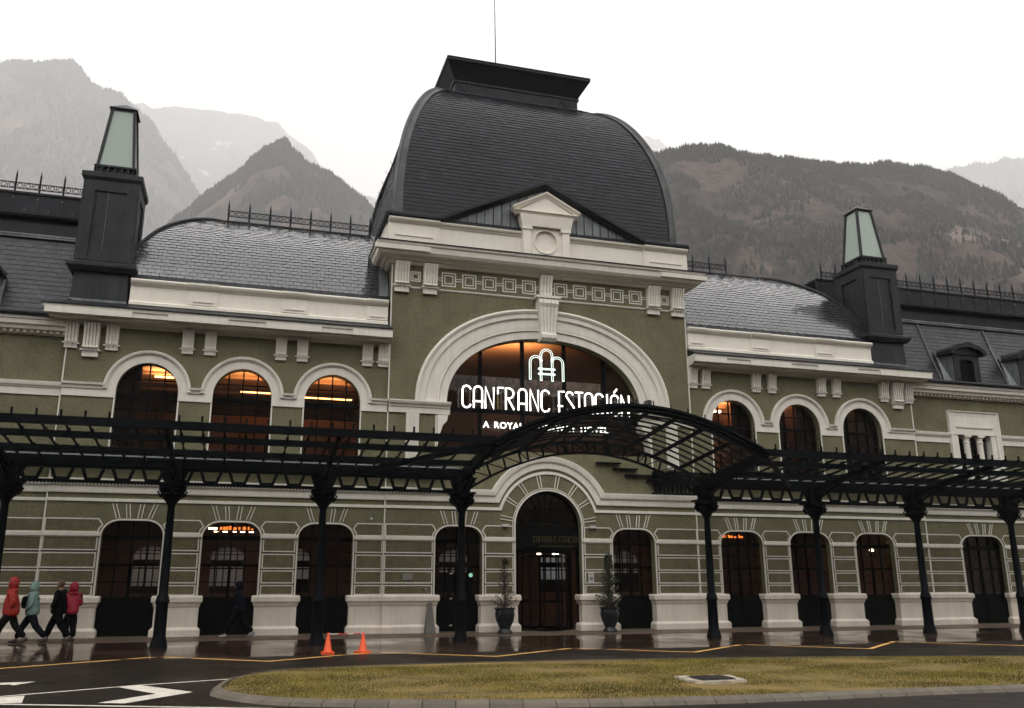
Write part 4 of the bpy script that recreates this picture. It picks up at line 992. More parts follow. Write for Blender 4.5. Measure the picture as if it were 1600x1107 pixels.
# ------------------------------------------------------------------ hotel sign (stroke letters)
def arcp(cx, cz, r, a0, a1, n=8, rz=None): return arc(cx, cz, r, a0, a1, n, rz)
def glyph(ch):
    W, H, r = .34, .84, .17
    if ch == 'C': return [arcp(r, H - r, r, 15, 180) + arcp(r, r, r, 180, 345)], W
    if ch == 'A': return [[(0, 0)] + arcp(r, H - r, r, 180, 0) + [(W, 0)], [(-.04, .26), (W + .04, .26)]], W
    if ch == 'N': return [[(0, 0), (0, H), (W, .0), (W, H)]], W
    if ch == 'n': return [[(0, 0), (0, H - .03), (W, .0), (W, H)]], W
    if ch == 'R': return [[(0, 0), (0, H)] + arcp(.12, H - .2, .2, 90, -90, 8) + [(0, H - .4)], [(.1, H - .42), (W, 0)]], W
    if ch == 'F': return [[(0, H - .25), (0, H), (.24, H)]], .26
    if ch == 'E': return [[(0, 0), (0, H), (.24, H)], [(-.05, .26), (.16, .26)], [(0, 0), (.24, 0)]], .26
    if ch == 'S': return [arcp(.15, H - .17, .15, 20, 180, 8, .17) + arcp(.17, .17, .16, 20, -160, 8, .17)], .32
    if ch == 'T': return [[(0, H), (.34, H)], [(.17, H), (.17, 0)]], .34
    if ch == 'I': return [[(0, 0), (0, H)]], 0
    if ch == 'O': return [arcp(r, H - r - .02, r, 0, 180) + arcp(r, r, r, 180, 360) + [(W, H - r - .02)]], W
sign = empty('hotel_sign', (0, .05, 7.3), 'white illuminated hotel name lettering with arch logo in the great window', 'sign')
def letters(chars, par, y, sx, sz, z0, r, mt, name='letter'):
    for ch, x in chars:
        st_, W = glyph(ch if ch != 'Ó' else 'O'); m = MB()
        for s_ in st_: m.tube([(x + p[0] * sx, y, z0 + p[1] * sz) for p in s_], r, 8)
        if ch == 'Ó': m.tube([(x + .14 * sx, y, z0 + .92 * sz), (x + .28 * sx, y, z0 + 1.08 * sz)], r, 8)
        o = m.build(name, mt, par, smooth=True, angle=60)
LX = [('C', -3.27), ('A', -2.83), ('N', -2.38), ('F', -1.89), ('R', -1.58), ('A', -1.08), ('N', -.61), ('C', -.16), ('E', .55), ('S', .85), ('T', 1.22), ('A', 1.62), ('C', 2.06), ('I', 2.55), ('Ó', 2.71), ('N', 3.15)]
letters(LX, sign, .03, .95, .98, 7.95, .033, 'letter')
MB().tube([(-1.89, .03, 7.95), (-1.89, .03, 8.48)], .03, 6).tube([(-1.99, .03, 8.2), (-1.7, .03, 8.2)], .02, 6).build('unlit_stroke', 'gold', sign)
m = MB()
def dbl(path, off=.036):
    P = [Vector(p) for p in path]
    for s_ in (-1, 1):
        q = []
        for i, p in enumerate(P):
            d = (P[min(i + 1, len(P) - 1)] - P[max(i - 1, 0)]).normalized(); q.append((p.x - d.y * off * s_, .03, p.y + d.x * off * s_))
        m.tube(q, .0115, 6)
    for e in (P[0], P[-1]):
        i = 0 if e == P[0] else -1; d = (P[1] - P[0]).normalized() if i == 0 else (P[-1] - P[-2]).normalized()
        m.tube([(e.x - d.y * off, .03, e.y + d.x * off), (e.x + d.y * off, .03, e.y - d.x * off)], .014, 6)
dbl([(-.6, 9.18)] + arcp(-.36, 9.86, .24, 180, 20, 10)); dbl(arcp(.5, 9.86, .24, 160, 0, 10) + [(.74, 9.18)])
dbl([(-.16, 9.62)] + arcp(.07, 10.16, .23, 180, 0, 12) + [(.3, 9.62)])
for x in (-.16, .3): dbl([(x, 9.16), (x, 9.4)]); dbl([(x, 9.47), (x, 9.58)])
for z in (9.62, 9.42): dbl([(-.27, z), (.41, z)], .025)
m.build('arch_logo', 'logo', sign)
def text(s_, size, x, y, z, par, mt, wsc=1., bold=0., sp=1.):
    cu = bpy.data.curves.new('text', 'FONT'); cu.body = s_; cu.size = size; cu.extrude = .012; cu.offset = bold; cu.space_character = sp; cu.space_word = 1.5; cu.align_x = 'LEFT'
    o = bpy.data.objects.new('tmp', cu); col.objects.link(o); dg = bpy.context.evaluated_depsgraph_get(); me = bpy.data.meshes.new_from_object(o.evaluated_get(dg)); bpy.data.objects.remove(o)
    xs = [v.co.x for v in me.vertices]; k = wsc / (max(xs) - min(xs))
    for v in me.vertices: v.co = Vector((x + (v.co.x - min(xs)) * k, y - v.co.z, z + v.co.y))
    o = bpy.data.objects.new('small_lettering', me); me.materials.clear(); me.materials.append(M[mt]); col.objects.link(o)
    if par: o.parent = par; o.matrix_parent_inverse = par.matrix_basis.inverted()
    return o
text('A ROYAL HIDEAWAY HOTEL', .33, -2.47, .03, 7.23, sign, 'letter', 5.02, .004, 1.15)
ds = empty('door_sign', (.38, .15, 3.0), 'dull gold hotel name lettering on the dark board above the revolving door', 'sign')
k = 1.78 / 6.72
for ch, x in LX:
    st_, W = glyph('O' if ch == 'Ó' else ch); m = MB()
    if ch == 'F': st_ = [[(0, 0), (0, .84), (.24, .84)], [(-.05, .4), (.18, .4)]]
    for s_ in st_: m.tube([(-.51 + (x + 3.27) * k + p[0] * k * .95, .15, 3.1 + p[1] * .25) for p in s_], .009, 5)
    if ch == 'Ó': m.tube([(-.51 + (x + 3.27 + .14) * k, .15, 3.34), (-.51 + (x + 3.27 + .26) * k, .15, 3.37)], .009, 5)
    m.build('letter', 'gold', ds)
text('A ROYAL HIDEAWAY HOTEL', .07, -.25, .152, 2.93, ds, 'gold', 1.36)

# ------------------------------------------------------------------ CANOPY
can = empty('iron_canopy', (0, -4, 0), 'long dark iron and glass canopy on columns with arched vault before the entrance', 'canopy')
def part(m, name, mt='iron', parent=None, smooth=False):
    o = m.build(name, mt, None, smooth=smooth); o.parent = parent or can
    o.matrix_parent_inverse = Matrix.Translation((0, 4, 0)) if parent is None else Matrix()
    return o
CX = [s_ * 4.27 * k for s_ in (-1, 1) for k in (1, 2, 3, 4, 5)]
CX = [x for x in CX if -22 < x]
m = MB(); m.lathe([(.235, -.07), (.235, .02), (.215, .07), (.2, .14), (.175, .2), (.168, .3), (.16, 1.1), (.185, 1.13), (.19, 1.2), (.17, 1.23), (.165, 1.3), (.125, 1.36), (.12, 2.5), (.1, 3.75), (.11, 3.8), (.12, 3.84)], 0, 0, 16)
cm = part(m, 'column', smooth=True)
m = MB(); m.lathe([(.12, 3.82), (.14, 3.86), (.18, 3.92), (.29, 4.04), (.33, 4.12), (.31, 4.16), (.36, 4.2), (.38, 4.26), (.38, 4.34)], 0, 0, 16).box(-.36, .36, -.36, .36, 4.34, 4.4)
for i in range(8):
    a = i * PI / 4; m.bar((.3 * math.cos(a), .3 * math.sin(a), 4.02), (.4 * math.cos(a), .4 * math.sin(a), 4.2), .07, .05)
cap = part(m, 'capital', parent=cm, smooth=True)
m = MB(); m.box(-.22, .22, -.16, .16, 4.4, 4.9)
for s_ in (-1, 1): m.plate([(s_ * .22, 4.4), (s_ * .22, 4.88), (s_ * .5, 4.88), (s_ * .38, 4.75), (s_ * .3, 4.55)], -.05, .05)
m.bar((-.04, -.3, 4.42), (-.04, -.3, 4.6), .03); m.bar((.06, -.3, 4.42), (.06, -.3, 4.6), .03)
blk = part(m, 'column_block', parent=cm)
for i, x in enumerate(CX):
    o = cm if i == 0 else copytree(cm, parent=can)
    o.location = (x, -4, 0)
YS = [(-4, 4.97), (-5.3, 5.16), (-6.6, 5.345), (-7.72, 5.51)]
# longitudinal rails (each range left and right of the vault)
for a, b in ((-22.5, -4.27), (4.27, 22.5)):
    for y, z in YS:
        h = .19 if y < -7 else (.2 if y > -4.1 else .15)
        part(MB().box(a, b, y - .05, y + .05, z - h / 2, z + h / 2).box(a, b, y - .09, y + .09, z - h / 2 - .015, z - h / 2 + .01), 'rail')
    part(MB().box(a, b, -.28, -.12, 5.62, 5.82).box(a, b, -1.9, -1.82, 5.3, 5.42), 'wall_rail')
    # lattice girder
    m = MB(); m.box(a, b, -4.06, -3.94, 4.78, 4.86); m.box(a, b, -4.06, -3.94, 4.38, 4.46); n = int(round((b - a) / .78))
    for i in range(n):
        x = a + (b - a) * (i + .5) / n; hw = (b - a) / n / 2
        for s_ in (-1, 1): m.bar((x + s_ * hw * .36, -4, 4.42), (x + s_ * hw * .74, -4, 4.84), .09, .05, (0, 1, 0))
        m.box(x - hw * .46, x + hw * .46, -4.03, -3.97, 4.44, 4.53); m.box(x + hw * .66, x + hw * 1.34, -4.03, -3.97, 4.78, 4.83)
    n = int((b - a) / .09)
    for i in range(n): x = a + i * .09; m.box(x, x + .05, -4.03, -3.98, 4.35, 4.38)
    part(m, 'lattice_girder')
    m = MB()
    for i in range(int((b - a) / .38)):
        x = a + .1 + i * .38; m.tube([(x + .14 + .1 * math.cos(q * PI / 4), -.22, 5.45 + .1 * math.sin(q * PI / 4)) for q in range(9)], .02, 4, False)
    m.box(a, b, -.26, -.18, 5.26, 5.3); part(m, 'ring_frieze')
# a light strip on the gutter
M['lstrip'] = mat('galvanised_strip', (.4, .42, .43), .35, metal=.4)
part(MB().box(-22.5, -4.4, -4.25, -4.2, 5.12, 5.15).box(4.4, 22.5, -4.25, -4.2, 5.12, 5.15), 'gutter_strip', 'lstrip')
# rafters on columns
m = MB(); m.bar((0, -4, 4.78), (0, -7.66, 5.4), .12, .17); m.bar((0, -4, 4.95), (0, -.2, 5.62), .12, .2); m.bar((0, -4.2, 4.5), (0, -5.6, 4.98), .06, .07)
for i in range(6): m.tube([(0, -4.5 - i * .5, 4.74 + i * .085), (0, -4.5 - i * .5, 4.62 + i * .085)], .03, 5)
r0 = part(m, 'rafter'); r0.matrix_parent_inverse = Matrix()
for i, x in enumerate(CX):
    o = r0 if i == 0 else copytree(r0, parent=can)
    o.matrix_parent_inverse = Matrix.Translation((x, 4, 0))
m = MB(); m.bar((-7.5, -4.1, 4.93), (-4.35, -7.6, 5.42), .1, .16); part(m, 'hip_brace'); m = MB(); m.bar((7.5, -4.1, 4.93), (4.35, -7.6, 5.42), .1, .16); part(m, 'hip_brace')
# glazing bars
m = MB(); m.bar((0, -4, 5.07), (0, -7.85, 5.61), .035, .06); m.bar((0, -4, 5.07), (0, -.2, 5.78), .03, .05); m.tube([(0, -7.8, 5.58), (0, -7.82, 5.75)], .03, 5)
for i in range(5): yy = -4.5 - i * .72; m.box(-.045, .045, yy, yy + .06, 5.11 + i * .1, 5.19 + i * .1)
g0 = part(m, 'glazing_bar'); first = True; nb = 0
for a, b in ((-22.3, -4.55), (4.55, 22.3)):
    x = a
    while x < b:
        o = g0 if first else copytree(g0, parent=can); first = False
        o.matrix_parent_inverse = Matrix.Translation((x, 4, 0)); x += .5425; nb += 1
for a, b in ((-22.4, -4.3), (4.3, 22.4)):
    part(MB().box(a, b, -3.95, -3.4, 5.06, 5.2), 'box_gutter')
    m = MB(); m.add([(a, -4, 5.09), (b, -4, 5.09), (b, -7.75, 5.62), (a, -7.75, 5.62)], [(0, 1, 2, 3)]); m.add([(a, -4, 5.1), (b, -4, 5.1), (b, -.2, 5.8), (a, -.2, 5.8)], [(0, 1, 2, 3)]); part(m, 'roof_glass', 'roofglass')
# vault
def vz(x, base, rise): return base + rise * (1 - (abs(x) / 4.27) ** 2.0)
def arcpath(y, base, rise, n=32): return [(x, y, vz(x, base, rise)) for x in [-4.27 + 8.54 * i / n for i in range(n + 1)]]
def vbase(y): k = (-4 - y) / 3.72; return (4.98 + .42 * k, 1.22 + .0 * k) if y <= -4 else (4.98 + .35 * min(1, (-4 - y) / -3.8) , 1.22)
def xzp(l): return [(p[0], p[2]) for p in l]
m = MB(); b, r_ = vbase(-7.72)
m.sweep(xzp(arcpath(0, b, r_)), [(-.1, -.06), (-.1, .05), (-.05, .12), (.02, .07), (.05, .14), (.13, .14), (.13, -.06)], y0=-7.7)
m.sweep(xzp(arcpath(0, b - .19, r_)), [(-.025, -.03), (-.025, .03), (.025, .03), (.025, -.03)], y0=-7.7)
for i in range(15):
    x = -3.9 + i * .557; m.tube([(x, -7.8, vz(x, b, r_) + .1), (x, -7.8, vz(x, b, r_) + .26)], .02, 5)
part(m, 'front_arch')
m = MB()
for y, d in ((-4, 0),):
    b, r_ = vbase(y); up_ = arcpath(y, b - .03, r_); lo = [(x, y, 4.5 + 1.32 * (1 - (abs(x) / 4.1) ** 2.0)) for x in [-4.1 + 8.2 * i / 32 for i in range(33)]]
    m.sweep(xzp(up_), [(-.05, -.06), (-.05, .06), (.05, .06), (.05, -.06)], y0=y); m.sweep(xzp(lo), [(-.035, -.05), (-.035, .05), (.035, .05), (.035, -.05)], y0=y)
    for i in range(1, 18):
        j = int(i * 32 / 18); m.bar(up_[j], lo[j], .05, .06, (0, 1, 0)); j2 = int((i + 1) * 32 / 18) if i < 9 else int((i - 1) * 32 / 18)
        m.bar(up_[j] if i < 9 else up_[j], lo[min(j2, 32)], .03, .03, (0, 1, 0))
part(m, 'lattice_arch')
for xi in range(1, 9):
    x = -4.27 + 8.54 * xi / 9; m = MB(); y0_, y1_ = -7.7, -.3
    b0, r0_ = vbase(-7.7); b1, r1_ = vbase(-4); b2_, r2_ = vbase(-.3)
    m.bar((x, -7.7, vz(x, b0, r0_) - .03), (x, -4, vz(x, b1, r1_) - .03), .065, .11)
    part(m, 'vault_purlin')
for i in range(1, 9):
    y = -7.7 + i * .41; b, r_ = vbase(y)
    part(MB().sweep(xzp(arcpath(0, b + .06, r_, 24)), [(-.028, -.016), (-.028, .016), (.028, .016), (.028, -.016)], y0=y), 'vault_glazing_bar')
m = MB(); ys = (-7.7, -4)
vs = []
for y in ys: b, r_ = vbase(y); vs += arcpath(y, b + .09, r_, 24)
m.add(vs, [(j * 25 + i, j * 25 + i + 1, (j + 1) * 25 + i + 1, (j + 1) * 25 + i) for j in range(1) for i in range(24)]); part(m, 'vault_glass', 'roofglass', smooth=True)
m = MB()
for sg in (-1, 1):
    m.bar((sg * 4.27, -4, 5.0), (sg * 4.27, -7.7, 5.5), .1, .2); m.bar((sg * 4.27, -4, 4.95), (sg * 4.27, -.2, 5.3), .08, .14)
    for i in range(9): y = -4.3 - i * .36; m.tube([(sg * 4.27, y, 4.9 + i * .048 + .06 * math.cos(q * PI / 3)) if False else (sg * 4.27, y + .08 * math.cos(q * PI / 3), 4.83 + i * .048 + .08 * math.sin(q * PI / 3)) for q in range(7)], .014, 4, False)
for q_ in build_split(m, 'vault_springer', 'iron', can): q_.matrix_parent_inverse = Matrix.Translation((0, 4, 0))
m = MB()   # stepped rear gutter and baluster frieze right of the vault
for x0, x1, z in ((1.9, 2.9, 6.05), (2.6, 3.6, 5.85), (3.1, 4.4, 5.62), (4.0, 6.5, 5.42)): m.box(x0, x1, -.3, -.12, z - .03, z + .03)
m.box(4.2, 6.5, -.24, -.14, 4.93, 5.0)
for i in range(12): x = 4.35 + i * .18; m.lathe([(.03, 0), (.06, .12), (.03, .3), (.05, .4)], x, -.2, 6, 4.98)
part(m, 'baluster_frieze')

# ------------------------------------------------------------------ GROUND
m = MB(); n = 24
m.add([(-9000, -7.35, -.064), (9000, -7.35, -.064), (9000, -200, -.064), (-9000, -200, -.064), (-9000, 9000, -.07), (9000, 9000, -.07), (-9000, -7.35, -.07), (9000, -7.35, -.07)], [(0, 1, 2, 3)])
m.v = [(x, y, z) for x, y, z in m.v]
o = MB().add([(-8800, -1700, -.075), (11300, -1700, -.075), (11300, 10500, -.075), (-8800, 10500, -.075)], [(0, 1, 2, 3)]).build('ground', 'asphalt'); struct(o)
o = MB().add([(-60, -60, -.064), (60, -60, -.064), (60, -7.35, -.062), (-60, -7.35, -.062)], [(0, 1, 2, 3)]).build('road', 'asphalt'); struct(o)
struct(MB().add([(-60, -7.35, -.058), (60, -7.35, -.058), (60, -2.0, -.03), (-60, -2.0, -.03)], [(0, 1, 2, 3)]).box(-60, 60, -7.5, -7.35, -.07, -.055).build('pavement', 'pave_wet'))
struct(MB().add([(-60, -2.0, -.026), (60, -2.0, -.026), (60, .45, .004), (-60, .45, .004)], [(0, 1, 2, 3)]).build('entrance_paving', 'pave_dry'))
def ribbon(pts, w_, z=-.056):
    m = MB(); P = [Vector(p) for p in pts]; L = []; R = []
    for i, p in enumerate(P):
        a = (p - P[i - 1]).normalized() if i else (P[1] - p).normalized(); b = (P[i + 1] - p).normalized() if i < len(P) - 1 else a
        na, nb_ = Vector((-a.y, a.x)), Vector((-b.y, b.x)); nn = (na + nb_).normalized(); nn = nn / max(.4, nn.dot(na)); L.append(p + nn * w_ / 2); R.append(p - nn * w_ / 2)
    k = len(P); m.add([(p.x, p.y, z) for p in L + R], [(i, i + 1, k + i + 1, k + i) for i in range(k - 1)]); return m
zig = [(-18, -7.1), (-15.41, -9.7), (-12.51, -7.65), (-10.06, -9.5), (-7.4, -7.65), (-4.8, -9.6), (-2.1, -7.65), (.4, -9.7), (3.02, -7.65), (5.5, -9.9), (8.08, -7.75), (10.5, -10.1), (13.2, -7.9)]
zig[0] = (-19.5, -7.3)
struct(ribbon([G(x, y) for x, y in zig], .14).build('yellow_zigzag_marking', 'painty'))
struct(ribbon([G(*p) for p in ((-15.6, -15.15), (-14.31, -14.51), (-12.4, -13.5), (-10.52, -12.78), (-10.3, -12.7))], .09).build('white_lane_line', 'paintw'))
struct(ribbon([G(*p) for p in ((-15.6, -14.95), (-14.09, -15.45), (-10.28, -16.95))], .1).build('white_edge_line', 'paintw'))
def flatpoly(pts, z, name, mt):
    P = [G(*p) for p in pts]; tr = tessellate_polygon([[Vector((a, b, 0)) for a, b in P]]); m = MB(); m.add([(a, b, z) for a, b in P], tr); return struct(m.build(name, mt))
flatpoly([(-12.72, -13.66), (-12.4, -13.46), (-11.44, -14.72), (-12.35, -15.85), (-12.74, -15.68), (-12.0, -14.81)], -.055, 'white_chevron_marking', 'paintw')
flatpoly([(-15.4, -15.2), (-14.29, -14.62), (-13.96, -14.5), (-13.81, -15.42), (-14.11, -15.37), (-15.3, -15.0)], -.055, 'white_hatch_marking', 'paintw')
flatpoly([(-15.6, -12.95), (-14.8, -12.75), (-14.75, -12.5), (-14.2, -12.45), (-14.45, -12.98), (-14.55, -12.8), (-15.5, -13.1)], -.055, 'white_arrow_marking', 'paintw')
# island
isl = [(-11.22, -15.05), (-11.12, -14.2), (-10.95, -13.2), (-10.4, -12.1), (-9.37, -11.55), (-7.77, -11.33), (-4.91, -11.25), (-2.04, -11.5), (1.12, -11.84), (5.73, -12.72), (9.5, -13.9), (12.5, -15.6), (13, -17), (11, -18), (6, -18.3), (1.82, -18.2), (-.71, -18.15), (-3.09, -18.23), (-5.13, -18.1), (-7.0, -17.75), (-8.73, -17.25), (-9.6, -16.95), (-10.27, -16.63), (-10.76, -16.07), (-11.1, -15.5)]
isl = [G(*p) for p in isl]
for _ in range(2):
    q = []
    for i in range(len(isl)):
        a, b = Vector(isl[i]), Vector(isl[(i + 1) % len(isl)]); q += [tuple(a * .75 + b * .25), tuple(a * .25 + b * .75)]
    isl = q
def offset(poly, d):
    out = []; k = len(poly)
    for i in range(k):
        a = Vector(poly[i]) - Vector(poly[i - 1]); b = Vector(poly[(i + 1) % k]) - Vector(poly[i]); n_ = (Vector((a.y, -a.x)).normalized() + Vector((b.y, -b.x)).normalized()).normalized(); out.append((poly[i][0] + n_.x * d, poly[i][1] + n_.y * d))
    return out
def plen(p): return [math.dist(p[i], p[(i + 1) % len(p)]) for i in range(len(p))]
inner = offset(isl, .38); cxm = Vector((0, -15))
if abs(inner[0][0] - cxm.x) > abs(isl[0][0] - cxm.x): inner = offset(isl, -.38); sgn = -1
else: sgn = 1
# kerb stones, resample
def sample(poly, step):
    L = plen(poly); T = sum(L); n = int(T / step); out = []; acc = 0; i = 0
    for k in range(n):
        t_ = T * k / n
        while acc + L[i] < t_: acc += L[i]; i += 1
        f_ = (t_ - acc) / L[i]; a, b = poly[i], poly[(i + 1) % len(poly)]; out.append((a[0] + (b[0] - a[0]) * f_, a[1] + (b[1] - a[1]) * f_))
    return out
ko = sample(isl, .5); ki_n = offset(ko, sgn * .19); ki2 = offset(ko, sgn * .05)
m = MB(); k = len(ko)
for i in range(k):
    j = (i + 1) % k; a, b = Vector(ko[i]), Vector(ko[j]); c, d = Vector(ki2[i]), Vector(ki2[j]); e, f_ = Vector(ki_n[i]), Vector(ki_n[j])
    if (a.y + b.y) / 2 > -12.8 and a.x > -10.6: e, f_ = c + (e - c) * .12, d + (f_ - d) * .12
    g_ = .012; A_, B2 = a.lerp(b, g_), b.lerp(a, g_); C_, D_ = c.lerp(d, g_), d.lerp(c, g_); E_, F_ = e.lerp(f_, g_), f_.lerp(e, g_); zt = .05 + random.uniform(-.003, .003)
    back = (a.y + b.y) / 2 > -12.8
    z1, z2 = (-.02, .0) if back else (-.01, .035)
    m.add([(A_.x, A_.y, -.07), (B2.x, B2.y, -.07), (C_.x, C_.y, z1), (D_.x, D_.y, z1), (E_.x, E_.y, z2), (F_.x, F_.y, z2), (E_.x, E_.y, -.07), (F_.x, F_.y, -.07)], [(0, 1, 3, 2), (2, 3, 5, 4), (4, 5, 7, 6), (0, 2, 4, 6), (1, 7, 5, 3)])
struct(m.build('kerb', 'kerb'))
tr = tessellate_polygon([[Vector((a, b, 0)) for a, b in ki_n]])
from mathutils import noise as mnoise
def isz(x, y): return -.005 + .03 * max(0, min(1, (-y - 11.5) / 5)) + .012 * mnoise.noise(Vector((x * .9, y * .9, 0)))
MBt = MB()
gx, gy = np.arange(-11.8, 14, .25), np.arange(-19.5, -11.3, .25)
P2 = np.array(ki_n)
def inside(x, y):
    c = False; j = len(P2) - 1
    for i in range(len(P2)):
        if ((P2[i][1] > y) != (P2[j][1] > y)) and (x < (P2[j][0] - P2[i][0]) * (y - P2[i][1]) / (P2[j][1] - P2[i][1]) + P2[i][0]): c = not c
        j = i
    return c
MBt.add([(a, b, isz(a, b) - .01) for a, b in ki_n], tr); struct(MBt.build('turf', 'turf'))
# grass blades (uncountable)
N_ = 170000; X = rng.uniform(-11.6, 9.5, N_); Y = rng.uniform(-19.4, -11.3, N_)
ins = np.zeros(N_, bool); j = len(P2) - 1
for i in range(len(P2)):
    c_ = ((P2[i][1] > Y) != (P2[j][1] > Y)) & (X < (P2[j][0] - P2[i][0]) * (Y - P2[i][1]) / (P2[j][1] - P2[i][1] + 1e-12) + P2[i][0]); ins ^= c_; j = i
X, Y = X[ins], Y[ins]; dr = ~((np.abs(X + 2.75) < .55) & (np.abs(Y + 16.3) < .5)); X, Y = X[dr], Y[dr]; N_ = len(X)
Z = -.005 + .03 * np.clip((-Y - 11.5) / 5, 0, 1) - .012; th = rng.uniform(0, 2 * PI, N_); hh = rng.uniform(.015, .035, N_); ww = rng.uniform(.004, .01, N_); hh = hh * (1 + .8 * np.sin(X * 1.3 + 2 * np.sin(Y * 1.1)) * np.sin(Y * 1.7 + X * .4)); lean = rng.uniform(-.025, .025, (N_, 2))
V = np.empty((N_, 3, 3)); V[:, 0, 0] = X - np.cos(th) * ww; V[:, 0, 1] = Y - np.sin(th) * ww; V[:, 0, 2] = Z; V[:, 1, 0] = X + np.cos(th) * ww; V[:, 1, 1] = Y + np.sin(th) * ww; V[:, 1, 2] = Z
V[:, 2, 0] = X + lean[:, 0]; V[:, 2, 1] = Y + lean[:, 1]; V[:, 2, 2] = Z + hh
def trimesh(name, V, mt):
    n = len(V); me = bpy.data.meshes.new(name); me.vertices.add(n * 3); me.vertices.foreach_set('co', V.reshape(-1).astype('f')); me.loops.add(n * 3); me.loops.foreach_set('vertex_index', np.arange(n * 3, dtype='i'))
    me.polygons.add(n); me.polygons.foreach_set('loop_start', np.arange(0, n * 3, 3, dtype='i')); me.polygons.foreach_set('loop_total', np.full(n, 3, 'i')); me.update(); me.validate()
    me.materials.append(M[mt] if isinstance(mt, str) else mt); o = bpy.data.objects.new(name, me); col.objects.link(o); return o
g = trimesh('grass', V, 'grass'); g['kind'] = 'stuff'; g['label'] = 'short yellowish green winter grass on the traffic island'
# drain
dx, dy = G(-2.75, -16.0); dr_ = empty('drain_cover', (dx, dy, .03), 'dark iron drain grate in a rough concrete frame on the grass island', 'drain cover')
m = MB(); rr = random.Random(5); outer = []
for i in range(28):
    a = 2 * PI * i / 28; q = max(abs(math.cos(a)), abs(math.sin(a))); r = .5 / q * rr.uniform(.85, 1.12); outer.append((r * math.cos(a) * 1.1, r * math.sin(a) * .9))
tri_ = tessellate_polygon([[Vector((*p, 0)) for p in outer]]); m.add([(x, y, .025 + rr.uniform(-.01, .006)) for x, y in outer] + [(x * 1.04, y * 1.04, -.05) for x, y in outer], list(tri_) + [(i, (i + 1) % 28, 28 + (i + 1) % 28, 28 + i) for i in range(28)])
m.build('concrete_frame', 'conc', dr_).matrix_parent_inverse = Matrix()
m = MB(); m.box(-.34, .34, -.28, .28, .02, .035)
for i in range(9): m.box(-.31, .31, -.25 + i * .058, -.225 + i * .058, .035, .05)
m.build('grate', 'grate', dr_).matrix_parent_inverse = Matrix()

# ------------------------------------------------------------------ cones, barrier, pots
c0 = empty('traffic_cone', (0, 0, 0), 'x', 'traffic cone', 'orange cones in front of the plinth')
m = MB(); m.box(-.16, .16, -.16, .16, 0, .035); m.lathe([(.12, .035), (.105, .06), (.028, .47), (.022, .5)], 0, 0, 20); m.build('cone_body', 'cone', c0, smooth=True).matrix_parent_inverse = Matrix()
MB().lathe([(.0465, .365), (.0425, .39), (.0355, .43), (.034, .435)], 0, 0, 20).build('grey_band', 'conew', c0).matrix_parent_inverse = Matrix()
c0.location = (-8.5, -6.85, -.055); c0['label'] = 'orange traffic cone on wet paving nearest the iron column, left end of the tape'
c1 = copytree(c0, (-7.6, -6.85, -.055), .5); c1['label'] = 'orange traffic cone on wet paving right of its twin, further from the iron column'
bt = empty('barrier_pole', (-8.05, -6.85, .42), 'thin red and white striped bar strung between the two orange cones', 'barrier')
for n_, mt, sg_ in (('white_section', 'sign_w', ((-.45, -.2), (.05, .2), (.38, .45))), ('red_section', 'tape_r', ((-.2, .05), (.2, .38)))):
    m = MB()
    for a, b in sg_: m.tube([(a, 0, -.012 * math.cos(a * 3)), ((a + b) / 2, 0, -.02), (b, 0, -.012 * math.cos(b * 3))], .014, 6)
    m.build(n_, mt, bt).matrix_parent_inverse = Matrix()
